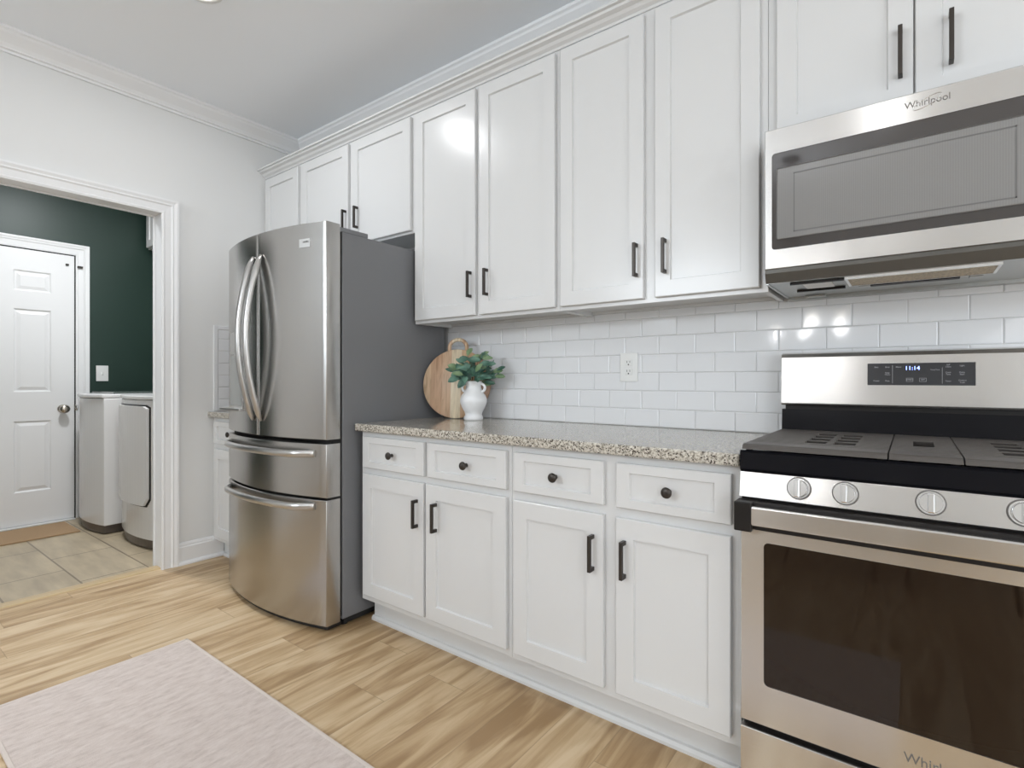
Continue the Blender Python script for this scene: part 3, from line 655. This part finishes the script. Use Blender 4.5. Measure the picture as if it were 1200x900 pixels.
for px_ in (508, 641):
    b = B(); x = u(px_); zc = w_(260); y = onback(0, zc, .0015)[1]
    for (a, c, d, e) in ((x - .0085, x + .0085, zc + .0048, zc + .0055), (x - .0085, x + .0085, zc - .0055, zc - .0048), (x - .0085, x - .0078, zc - .0055, zc + .0055), (x + .0078, x + .0085, zc - .0055, zc + .0055)): b.box(a, c, y, y + .001, d, e)
    b.obj('key_outline', M['ink'], cpn)
# front control panel (sloped), knobs
b = B(); b.prism([(-.62, .8815), (-.664, .8815), (-.676, .818), (-.62, .818)], RX0 + .002, RX1 - .002, 'x', None, .0012); fp = put(b.obj('front_panel', M['steel'], root))
b = B(); b.box(RX0 + .006, RX1 - .006, -.662, -.60, .742, .8185); put(b.obj('panel_gap', M['blackmatte'], root))
for x in (.1475, .2455, .4045, .5535, .6515):
    k = B(); c = Vector((x, -.670, .8535)); ax = Vector((0, -1, .18)).normalized()
    k.cyl(c, c + ax * .006, .0255, .0245, 36); k.cyl(c + ax * .006, c + ax * .024, .0215, .0200, 36); 
    kb = k.obj('knob', M['chrome'], fp); k = B(); k.cyl(c - ax * .004, c + ax * .0012, .0275, .0275, 36); k.obj('knob_shade_ring', M['etch_shade'], kb)  # dark ring painted in for the shading at the knob base
    g = B(); g.box(-.0062, .0062, -.036, -.022, -.021, .021, .0022); gm = Matrix.Translation(c) @ Matrix.Rotation(math.atan2(.18, 1) * -1, 4, 'X')
    for v in g.bm.verts: v.co = gm @ v.co
    g.obj('knob_grip', M['chrome'], kb)
    mk = B(); mk.box(x - .0012, x + .0012, -.6700, -.6655, .8775, .8805); mk.obj('dial_mark', M['etch_shade'], kb)
# oven door
b = B()
OY = -.672
outer = (RX0 + .004, RX1 - .004, .238, .745); win = (.067, .707, .342, .706)
def frame_door(b, o, w, yf, th, rad, m):
    t = bmesh.new(); n = 6; inner = []
    for (cx_, cz_, a0) in ((w[1] - rad, w[3] - rad, 0), (w[0] + rad, w[3] - rad, PI / 2), (w[0] + rad, w[2] + rad, PI), (w[1] - rad, w[2] + rad, 3 * PI / 2)):
        for i in range(n + 1): a = a0 + PI / 2 * i / n; inner.append((cx_ + rad * math.cos(a), cz_ + rad * math.sin(a)))
    oc = [(o[1], o[3]), (o[0], o[3]), (o[0], o[2]), (o[1], o[2])]
    iv = [t.verts.new((p[0], yf, p[1])) for p in inner]; ib = [t.verts.new((p[0], yf + .006, p[1])) for p in inner]
    e = .003
    ov = [t.verts.new((p[0] - math.copysign(e, p[0] - (o[0] + o[1]) / 2), yf, p[1] - math.copysign(e, p[1] - (o[2] + o[3]) / 2))) for p in oc]
    om = [t.verts.new((p[0], yf + e, p[1])) for p in oc]; ob = [t.verts.new((p[0], yf + th, p[1])) for p in oc]
    m_ = n + 1
    for c in range(4):
        seg = iv[c * m_:(c + 1) * m_]
        t.faces.new([ov[c]] + seg); nx = iv[((c + 1) * m_) % len(iv)]
        t.faces.new([ov[c], seg[-1], nx, ov[(c + 1) % 4]])
        for A, Bq in ((ov, om), (om, ob)): t.faces.new([A[c], A[(c + 1) % 4], Bq[(c + 1) % 4], Bq[c]])
    L = len(iv)
    for i in range(L): t.faces.new([iv[i], iv[(i + 1) % L], ib[(i + 1) % L], ib[i]])
    t.faces.new(ob); bmesh.ops.recalc_face_normals(t, faces=t.faces); b._add(t, m)
frame_door(b, outer, win, OY, .035, .012, None); od = put(b.obj('oven_door', M['steel'], root))
b = B(); b.box(win[0] - .004, win[1] + .004, OY + .002, OY + .006, win[2] - .004, win[3] + .004); b.obj('oven_window', M['ovenglass'], od)
b = B(); b.box(RX0 + .040, RX1 - .040, -.718, -.700, .756, .804, .004, None, 3)
hd = b.obj('oven_handle', M['steel'], od)
b = B(); b.box(RX0 - .001, RX0 + .041, -.716, -.664, .738, .812, .003); b.box(RX1 - .041, RX1 + .001, -.716, -.664, .738, .812, .003); b.box(RX0 + .03, RX1 - .03, -.700, -.664, .742, .812, .003); b.obj('handle_bracket', M['blackmatte'], od)
text_obj('door_lettering', 'Whirlpool', .030, (.4165, OY - .0004, .2850), (PI / 2, 0, 0), M['etch_shade'], od, .0004, sx=.95)
b = B(); b.box(RX0 + .004, RX1 - .004, OY + .001, OY + .03, .050, .222, .003); put(b.obj('storage_drawer', M['steel'], root))
# grates
def grate(x0, x1, slots, name='grate'):
    b = B(); y0, y1 = -.645, -.135; zt = .9525
    b.prism([(y0 - .018, .940), (y0 - .010, zt - .003), (y0 - .004, zt), (y0 + .060, zt), (y0 + .060, .940)], x0, x1, 'x')
    b.box(x0, x1, y1 - .03, y1, .938, zt, .001)
    yy = y0 + .066; p = .0262
    while yy < y1 - .035:
        segs = [(x0, x1)]
        for (sx0, sx1, sy0, sy1) in slots:
            if sy0 < yy + p / 2 < sy1:
                new = []
                for (a, c) in segs:
                    if sx1 <= a or sx0 >= c: new.append((a, c)); continue
                    if sx0 > a: new.append((a, sx0))
                    if sx1 < c: new.append((sx1, c))
                segs = new
        k = int(round((yy - y0) / p))
        w_b = p - .0085
        for a, c in segs: b.prism([(yy + .0055, .9385), (yy, zt - .0015), (yy + .0015, zt), (yy + w_b - .0015, zt), (yy + w_b, zt - .0015), (yy + w_b - .0055, .9385)], a, c, 'x')
        yy += p
    for x in ((x0 + .006, x0 + .05, x1 - .05, x1 - .006) if x1 - x0 > .2 else (x0 + .006, x1 - .006)): b.box(x - .006, x + .006, y0 + .05, y1 - .02, .9385, .9475)
    for x in (x0 + .012, x1 - .012):
        for y in (y0 + .01, y1 - .02): b.cyl((x, y, .921), (x, y, .941), .007, .009, 10)
    return put(b.obj(name, M['iron'], root))
def fourslots(cx_, dx_, cy_, n=4):
    out = []
    for i in range(n):
        y = cy_ + (i - (n - 1) / 2) * .075
        out += [(cx_ - dx_, cx_ - .008, y - .024, y + .024), (cx_ + .008, cx_ + dx_, y - .024, y + .024)]
    return out
grate(RX0 + .006, .3265, fourslots(.196, .058, -.385)); grate(.3295, .4605, [(.374, .418, -.44, -.31)]); grate(.4635, RX1 - .006, fourslots(.60, .062, -.385))
for (x, y, r) in ((.196, -.50, .038), (.196, -.27, .032), (.396, -.375, .036), (.60, -.50, .034), (.60, -.27, .034)):
    k = B(); k.lathe([(r + .012, .9215), (r + .012, .927), (r, .930), (r, .935), (r - .006, .938), (.001, .938)], (x, y, 0), 28); put(k.obj('burner', M['blackmatte'], root))

# ------------------------------------------------------------------ microwave
MX0, MX1 = .012, .762; MY = -.400; MZ0, MZ1 = 1.4515, 1.8715
root = thing('microwave', 'stainless over-the-range microwave with dark glass door under the short cabinet', 'microwave', ((MX0 + MX1) / 2, -.2, 1.41)); inv = Vector(root.location)
b = B(); b.box(MX0, MX1, -.378, -.010, 1.424, 1.8725, .002); put(b.obj('body', M['blackmatte'], root))
b = B(); DXE = MX1
frame_door(b, (MX0 - .001, DXE, MZ0, MZ1), (.0315, .735, 1.5095, 1.7975), MY, .020, .010, None); md_ = put(b.obj('door', M['steel'], root))
b = B(); b.box(.0275, .739, MY + .0015, MY + .006, 1.5055, 1.8015); gl = b.obj('door_glass', M['mwglass'], md_)
b = B(); b.box(.0445, .612, MY + .0005, MY + .003, 1.5385, 1.7510, .004, None, 2); b.obj('viewing_screen', M['screen'], md_)
b = B(); 
for (a, c, d, e) in ((.0905, .575, 1.727, 1.730), (.0905, .575, 1.556, 1.559), (.0905, .0935, 1.556, 1.730), (.572, .575, 1.556, 1.730)): b.box(a, c, MY - .0003, MY + .001, d, e)
b.obj('screen_border', M['screenline'], md_)
text_obj('door_lettering', 'Whirlpool', .0240, (.4035, MY - .0004, 1.8400), (PI / 2, 0, 0), M['etch_shade'], md_, .0004, sx=.95)
n_ = 26; pts = [(.4035 + .030 * math.cos(2 * PI * i / n_) * 1.0 , MY - .0008, 1.8400 + .0105 * math.sin(2 * PI * i / n_) + .012 * math.cos(2 * PI * i / n_)) for i in range(n_)]
b = B(); b.tube(pts, .0007, 6, None, None, True); b.obj('logo_ring', M['chrome'], md_)
# dark chin under the door, slanted, and the underside
b = B(); b.prism([(-.398, 1.4510), (-.385, 1.4510), (-.30, 1.4245), (-.30, 1.412), (-.386, 1.412), (-.398, 1.440)], MX0, MX1, 'x'); put(b.obj('chin', M['darksteel'], root))
b = B(); b.prism([(-.301, 1.4245), (-.301, 1.412), (-.385, 1.412), (-.385, 1.4115), (-.02, 1.4115), (-.02, 1.4245)], MX0 + .008, MX1 - .008, 'x'); b.box(MX0, MX0 + .008, -.386, -.012, 1.409, 1.425); b.box(MX1 - .008, MX1, -.386, -.012, 1.409, 1.425); b.box(MX0, MX1, -.05, -.012, 1.402, 1.425)
for i in range(11): b.box(.10 + i * .055, .112 + i * .055, -.047, -.043, 1.4008, 1.4025)
us = put(b.obj('underside', M['galv'], root))
def fil(x0, x1):
    b = B(); b.box(x0, x1, -.372, -.250, 1.4050, 1.4112); f = b.obj('filter', M['filter'], us)
    b = B(); e = .007
    for (a, c, d, g) in ((x0 - e, x1 + e, -.379, -.372), (x0 - e, x1 + e, -.250, -.243), (x0 - e, x0, -.372, -.25), (x1, x1 + e, -.372, -.25)): b.box(a, c, d, g, 1.4035, 1.4113)
    b.obj('filter_frame', M['chrome'], f)
fil(.225, .545)
b = B(); b.box(.105, .180, -.345, -.250, 1.4062, 1.4112, .002); b.obj('lamp_cover', M['plastic'], us)
b = B(); pass
for q_ in ((.075, .215, -.365, -.358), (.070, .205, -.215, -.205), (.26, .48, -.215, -.190)): B().box(*q_, 1.4045, 1.4113).obj('slot', M['blackmatte'], us)
for q_ in ((.50, .53, -.222, -.188), (.24, .27, -.222, -.188), (.075, .135, -.085, -.06)): B().box(*q_, 1.4035, 1.4113, .002).obj('latch', M['galv'], us)

# ------------------------------------------------------------------ outlet
def plate(name, loc, rz, w, h, label, cat, kind):
    root = thing(name, label, cat, loc, rz)
    b = B(); b.box(-w / 2, w / 2, -.006, 0, -h / 2, h / 2, .002); pl = b.obj('cover_plate', M['plastic'], root)
    if kind == 'outlet':
        for dz in (.0195, -.0195):
            b = B(); b.box(-.017, .017, -.0085, -.005, dz - .0145, dz + .0145, .002); s_ = b.obj('socket', M['plastic'], root)
            b = B(); 
            for x in (-.0065, .0065): b.box(x - .0011, x + .0011, -.0090, -.0084, dz - .001, dz + .008)
            b.cyl((0, -.0091, dz - .008), (0, -.0084, dz - .008), .0032, None, 12); b.obj('slots', M['rubber_shade'], s_)
    else:
        b = B(); b.box(-.006, .006, -.014, -.005, -.010, .012, .002); b.obj('toggle', M['plastic'], root)
    return root
plate('wall_outlet', (-.620, -.0087, 1.175), 0, .082, .124, 'white duplex outlet plate on the tile backsplash', 'outlet', 'outlet')
plate('light_switch', (XF + .0005, -.665, 1.175), PI / 2, .082, .130, 'white light switch on the dark green wall', 'light switch', 'switch')

# ------------------------------------------------------------------ cutting board
root = None
BR = .180
t = bmesh.new(); n = 72; prof = []
b = B()
# round body (object space: x across, y thickness, z up; centre of disc at origin), inset for the handle arch
b.lathe([(.001, -.009), (BR - .004, -.009), (BR, -.005), (BR, .005), (BR - .004, .009), (.001, .009)], (0, 0, 0), 72, None, 'y')
body = b
o_board = body.obj('cutting_board', M['board'])
h = B(); arch = []
for i in range(15):
    a = PI * i / 14; arch.append((.046 * math.cos(a) * 1.0, 0, BR + .012 + .040 * math.sin(a)))
arch = [(.046, 0, BR - .025)] + arch + [(-.046, 0, BR - .025)]
h.tube(arch, .009, 12, None, .010); ha = h.obj('handle', M['board'], o_board)
o_board.location = (-1.536, -.128, ZC + .002 + BR * math.cos(.12)); o_board.rotation_mode = 'XYZ'
o_board.rotation_euler = (-.12, 0, math.atan2(.165, .31))
tag(o_board, 'round striped wooden cutting board leaning in the counter corner', 'cutting board')

# ------------------------------------------------------------------ vase and eucalyptus
VX, VY, VZ = -1.393, -.158, ZC + .001
root = thing('vase', 'small white ceramic vase with two loop handles on the granite counter', 'vase', (VX, VY, VZ))
prof = [(.002, 0), (.050, 0), (.054, .004), (.053, .016), (.046, .026), (.050, .040), (.064, .062), (.0745, .088), (.0745, .104), (.066, .124), (.050, .140), (.040, .150), (.037, .160), (.036, .172), (.0385, .186), (.041, .192), (.038, .194), (.034, .188), (.032, .172), (.033, .155), (.030, .150), (.002, .148)]
prof = [((r if z > .148 else r * .86) * 1.04, z) for r, z in prof]
bb = B(); bb.lathe(prof, (0, 0, 0), 56); bb.obj('body', M['ceramic'], root)
ang = YAW * .6
for s_ in (-1, 1):
    pts = []
    for i in range(11):
        a = PI * (1.12 - 1.24 * i / 10) - PI / 2
        q = .036 + .024 * math.cos(a); pts.append((s_ * q * math.cos(ang), s_ * q * math.sin(ang), .160 + .021 * math.sin(a) * 1.0))
    k = B(); k.tube(pts, .0055, 10, None, .007); k.obj('handle', M['ceramic'], root)
root = thing('eucalyptus', 'green eucalyptus sprigs standing in the white vase', 'plant', (VX, VY, VZ + .155))
# stems and leaves
R_ = Vector((math.cos(YAW), math.sin(YAW), 0)); F_ = Vector((-math.sin(YAW), math.cos(YAW), 0)); U_ = Vector((0, 0, 1))
def leaf(b, base, d, nrm, L, Wd, cup=.15):
    d = d.normalized(); s_ = d.cross(nrm).normalized(); n_ = s_.cross(d).normalized()
    prof = [(0, .06), (.18, .62), (.42, 1.0), (.68, .92), (.88, .55), (1.0, .06)]; t = bmesh.new(); rows = []
    for u_, w_ in prof:
        c = base + d * (L * u_) - n_ * (L * .18 * u_ * u_)
        rows.append([t.verts.new(c + s_ * (k * Wd * w_ / 2) + n_ * (abs(k) * cup * Wd * w_)) for k in (-1, -.5, 0, .5, 1)])
    for a, c in zip(rows, rows[1:]):
        for i in range(4): f = t.faces.new([a[i], a[i + 1], c[i + 1], c[i]]); f.smooth = True
    bmesh.ops.recalc_face_normals(t, faces=t.faces); b._add(t, None)
sprigs = [(-.095, .02, .085), (-.050, .02, .125), (-.015, -.03, .145), (.030, .0, .160), (.060, -.02, .120), (.115, -.02, .090), (-.045, -.05, .070), (.015, -.05, .085), (-.03, .0, .165), (.045, -.02, .150), (-.075, -.01, .110), (-.085, -.03, .062), (.085, .01, .060), (.035, -.045, .062), (.135, -.02, .070)]
base0 = Vector((0, 0, 0)); li = 0
for si, (r, f, z) in enumerate(sprigs):
    tip = R_ * r + F_ * f + U_ * z; pts = []
    for i in range(7):
        u_ = i / 6; p = tip * u_; p.z = z * (1 - (1 - u_) ** 1.5); pts.append(p + Vector((0, 0, .0)))
    k = B(); k.tube(pts, [.0018 * (1 - .5 * i / 6) for i in range(7)], 6); st = k.obj('stem', M['stem'], root)
    nl = 5 if z > .08 else 4
    for j in range(nl):
        u_ = .38 + .62 * j / (nl - 1); q = tip * u_; q.z = z * (1 - (1 - u_) ** 1.5)
        dr = (R_ * (random.uniform(-1, 1) + r * 6) + F_ * random.uniform(-.7, .3) + U_ * random.uniform(-.35, .8))
        b = B(); L = random.uniform(.050, .070) * (1.0 if j < nl - 1 else .9)
        leaf(b, q, dr, (-F_ + U_ * .5 + R_ * random.uniform(-.5, .5)), L, L * random.uniform(.42, .62))
        b.obj('leaf', M['leaf2'] if (li % 5 == 3) else M['leaf'], st); li += 1
for si, (r, z) in enumerate(((.045, .180), (.100, .125), (.082, .118))):
    tip = R_ * r - F_ * .02 + U_ * z; k = B(); k.tube([tip * .6 + U_ * -.01, tip * .85, tip], .0016, 6); k.obj('stem', M['leaf'], root)
    b = B(); leaf(b, tip * .9, R_ * .4 + U_ * (1 if si else .5), -F_, .034, .008); b.obj('leaf', M['leaf'], root)

# ------------------------------------------------------------------ rug and mat
b = B(); b.box(-2.135, .325, -1.757, -1.160, .001, .0085, .002, M['rug'])
rg = b.obj('runner_rug', None); tag(rg, 'long faded pink-beige runner rug on the oak floor', 'rug')
b = B()
for (a, c, d, e) in ((-2.146, .336, -1.768, -1.755), (-2.146, .336, -1.162, -1.149), (-2.146, -2.133, -1.768, -1.149), (.323, .336, -1.768, -1.149)): b.box(a, c, d, e, .0005, .0100, .003)
b.obj('binding', M['rugedge'], rg)
tag(B().box(-5.00, -4.58, -1.62, -.935, .0005, .010, .003).obj('doormat', M['mat']), 'flat brown doormat in front of the laundry door', 'doormat')

# ------------------------------------------------------------------ washer and dryer
def bow_box(x0, x1, yb, yf, bow, z0, z1, m=None, bev=0):
    n = 16; pts = [(x0, yb)]
    for i in range(n + 1): x = x0 + (x1 - x0) * i / n; u_ = 2 * i / n - 1; pts.append((x, yf - bow * (1 - u_ * u_)))
    pts.append((x1, yb)); b = B(); b.prism(pts, z0, z1, 'z', None, bev); return b
def laundry_machine(name, label, x0, x1, yf, bow, yb, cat):
    root = thing(name, label, cat, ((x0 + x1) / 2, (yb + yf) / 2, 0)); inv = Vector(root.location)
    o = smooth_angle(bow_box(x0, x1, yb, yf, bow, .065, .985, None, .006).obj('body', M['appl'], root)); o.location = -inv
    o = smooth_angle(bow_box(x0 + .004, x1 - .004, yb, yf - .010, bow, .988, 1.016, None, .008).obj('top', M['appl'], root)); o.location = -inv
    o = smooth_angle(bow_box(x0 + .02, x1 - .02, yb, yf + .012, bow, .006, .066).obj('kick_plate', M['kick'], root)); o.location = -inv
    k = B(); k.box(x0 + .01, x1 - .01, yb - .0, yb - .16, 1.012, 1.085, .012); o = k.obj('console', M['lid'], root); o.location = -inv
    return root, inv
w, inv = laundry_machine('washing_machine', 'white washing machine nearest the laundry door', -4.930, -4.330, -.862, .040, -.12, 'washing machine')
k = B(); k.box(-4.95, -4.42, -.78, -.32, 1.015, 1.030, .006); o = k.obj('lid', M['lid'], w); o.location = -inv
k = B(); k.cyl((-4.86, -.890, .905), (-4.86, -.900, .905), .024, None, 24); o = k.obj('badge', M['chrome'], w); o.location = -inv
w, inv = laundry_machine('clothes_dryer', 'white clothes dryer with a squared front door beside the doorway casing', -4.285, -3.570, -.770, .055, -.10, 'dryer')
def dry_front(x, d): q = (x + 3.9275) / .3575; return -.770 - .055 * (1 - q * q) - d
def dry_panel(x0, x1, z0, z1, d, rad):
    t = bmesh.new(); n = 14; F = []; K = []
    for i in range(n + 1):
        x = x0 + (x1 - x0) * i / n; e_ = min(x - x0, x1 - x); ins = 0 if e_ > rad else rad - math.sqrt(max(0, rad * rad - (rad - e_) ** 2))
        F.append([t.verts.new((x, dry_front(x, d), z)) for z in (z0 + ins, z1 - ins * .3)]); K.append([t.verts.new((x, dry_front(x, -.004), z)) for z in (z0 + ins, z1 - ins * .3)])
    for i in range(n):
        for A_, B_ in (((F[i][0], F[i + 1][0], F[i + 1][1], F[i][1]), 0), ((K[i][0], K[i][1], K[i + 1][1], K[i + 1][0]), 0), ((F[i][0], K[i][0], K[i + 1][0], F[i + 1][0]), 0), ((F[i][1], F[i + 1][1], K[i + 1][1], K[i][1]), 0)): t.faces.new(A_)
    t.faces.new([F[0][0], F[0][1], K[0][1], K[0][0]]); t.faces.new([F[n][0], K[n][0], K[n][1], F[n][1]])
    bmesh.ops.recalc_face_normals(t, faces=t.faces); b = B(); b._add(t, None); return b
dp = dry_panel(-4.215, -3.668, .290, .945, .020, .05)

o = smooth_angle(dp.obj('door', M['appl'], w)); o.location = -inv
k = dry_panel(-4.220, -3.656, .280, .954, .004, .05); o = k.obj('door_gap_shade', M['blackmatte'], w); o.location = -inv  # dark sheet standing in for the shade around the dryer door
# wall cabinet in the laundry
root = thing('wall_cabinet', 'white wall cabinet high above the washer, cut off by the doorway casing', 'cabinet', (-4.5, -.2, 2.2)); inv = Vector(root.location)
b = B(); b.box(-5.05, -4.0, -.36, -.062, 2.262, 2.80, .001); o = b.obj('body', M['cab'], root); o.location = -inv
for a, c in ((-5.04, -4.53), (-4.52, -4.01)):
    o = shaker(B(), a, c, 2.275, 2.79, -.380).obj('door', M['cab'], root); o.location = -inv
b = B(); b.box(-5.02, -4.05, -.30, -.28, 2.20, 2.215); b.box(-4.98, -4.96, -.30, -.07, 2.17, 2.262); b.box(-4.10, -4.08, -.30, -.07, 2.17, 2.262); o = b.obj('hanging_rail', M['galv'], root); o.location = -inv

# ------------------------------------------------------------------ ceiling lights
first = None; gi = 0
cans = [((-2.125, -1.113), 5.0, 'round recessed ceiling light at the top edge above the refrigerator'), ((.232, -2.696), 1.6, 'recessed ceiling light behind the viewer, mirrored in the microwave'),
        ((2.65, -1.088), 11.0, 'added recessed ceiling light right of the range near the cabinets'), ((2.65, -2.70), 11.0, 'added recessed ceiling light in the middle of the right side'), ((2.65, -4.3), 11.0, 'added recessed ceiling light by the far glass door')]  # the three right-side ceiling lights are unseen and invented
def recessed(xy, pw, label):
    root = thing('recessed_light', label, 'ceiling light', (xy[0], xy[1], CEIL), 0, 'recessed lights in the kitchen ceiling')
    b = B(); b.lathe([(.068, .0), (.068, -.004), (.080, -.006), (.094, -.003), (.094, .001)], (0, 0, 0), 40); b.obj('trim_ring', M['plastic'], root)
    b = B(); b.cyl((0, 0, -.0015), (0, 0, -.0040), .067, None, 40); b.obj('lens', M['lamp'], root)
    l = area_light('recessed_light_beam', (0, 0, -.006), (0, 0, 0), .13, .13, CAN_W * pw, (.95, .97, 1.0), 'DISK'); l.parent = root
for xy, pw, lb in cans: recessed(xy, pw, lb)
root = thing('flush_ceiling_light', 'round flush ceiling light inside the laundry room', 'ceiling light', (-3.9, -1.05, CEIL))
b = B(); b.lathe([(.16, 0), (.16, -.02), (.15, -.025), (.15, -.001)], (0, 0, 0), 40); b.obj('rim', M['nickel'], root)
b = B(); b.lathe([(.148, -.02), (.140, -.045), (.10, -.068), (.05, -.078), (.001, -.08)], (0, 0, 0), 40); b.obj('glass_shade', M['plastic'], root)
l = area_light('flush_light_beam', (0, 0, -.085), (0, 0, 0), .28, .28, LAUNDRY_W, (.95, .975, 1.0), 'DISK'); l.parent = root

# ------------------------------------------------------------------ dining corner (mirrored in the appliances)
root = thing('chandelier', 'black rod chandelier with small bulbs, mirrored in the microwave glass', 'chandelier', (-.38, -3.13, 1.6))
b = B(); b.lathe([(.002, 1.22), (.065, 1.22), (.065, 1.20), (.02, 1.185), (.002, 1.18)], (0, 0, 0), 30); b.obj('canopy', M['blackmatte'], root)
b = B(); b.cyl((0, 0, .60), (0, 0, 1.2), .007); b.cyl((0, 0, .62), (0, 0, .66), .05, .05); b.obj('rod', M['blackmatte'], root)
b = B(); b.tube([(.27 * math.cos(2 * PI * i / 40), .27 * math.sin(2 * PI * i / 40), .10) for i in range(40)], .007, 8, None, None, True)
for i in range(4):
    a = PI / 4 + i * PI / 2; b.tube([(0.02 * math.cos(a), .02 * math.sin(a), .63), (.12 * math.cos(a), .12 * math.sin(a), .45), (.27 * math.cos(a), .27 * math.sin(a), .10)], .005, 8)
b.obj('ring_frame', M['blackmatte'], root)
for i in range(6):
    a = 2 * PI * i / 6 + .3; x, y = .27 * math.cos(a), .27 * math.sin(a)
    k = B(); k.cyl((x, y, .09), (x, y, .045), .012); sk = k.obj('socket', M['blackmatte'], root)
    k = B(); k.lathe([(.001, -.012), (.018, -.006), (.026, .010), (.022, .028), (.010, .045), (.001, .046)], (x, y, 0), 20); k.obj('bulb', M['bulb'], sk)
for i in range(6):
    a = 2 * PI * i / 6 + .3; l = bpy.data.lights.new('bulb_glow', 'POINT'); l.energy = BULB_W; l.shadow_soft_size = .03; l.color = (.95, .96, 1.0)
    lo = bpy.data.objects.new('bulb_glow', l); C.objects.link(lo); lo.location = (.27 * math.cos(a), .27 * math.sin(a), -.045); lo.parent = root
l = area_light('ceiling_fill', (0, 0, .70), (PI, 0, 0), .34, .34, CEIL_FILL_W, (.93, .96, 1.0), 'DISK'); l.parent = root  # unseen upward fill light added to brighten the ceiling
root = thing('dining_table', 'dark wooden dining table under the chandelier', 'table', (-.30, -3.72, 0))
b = B(); b.box(-.85, .85, -.42, .42, .725, .765, .006); b.obj('tabletop', M['wooddark'], root)
for x in (-.75, .75):
    for y in (-.34, .34): B().box(x - .03, x + .03, y - .03, y + .03, 0, .726, .003).obj('leg', M['blackmatte'], root)
def chair(loc, rz, label):
    root = thing('dining_chair', label, 'chair', (*loc, 0), rz, 'dining chairs mirrored in the oven window')
    b = B(); b.box(-.22, .22, -.21, .21, .44, .475, .012); b.obj('seat', M['blackmatte'], root)
    b = B(); b.box(-.21, .21, .205, .235, .60, .86, .012); b.obj('backrest', M['blackmatte'], root)
    for sx_ in (-1, 1):
        B().cyl((sx_ * .23, -.23, 0), (sx_ * .17, -.16, .45), .010).obj('leg', M['blackmatte'], root)
        B().tube([(sx_ * .23, .26, 0), (sx_ * .17, .19, .45), (sx_ * .17, .225, .85)], .010, 8).obj('leg', M['blackmatte'], root)
chair((-.02, -2.93), PI, 'black metal-legged dining chair, left one in the oven glass reflection')
chair((.62, -2.90), PI + .25, 'black metal-legged dining chair, right one in the oven glass reflection')
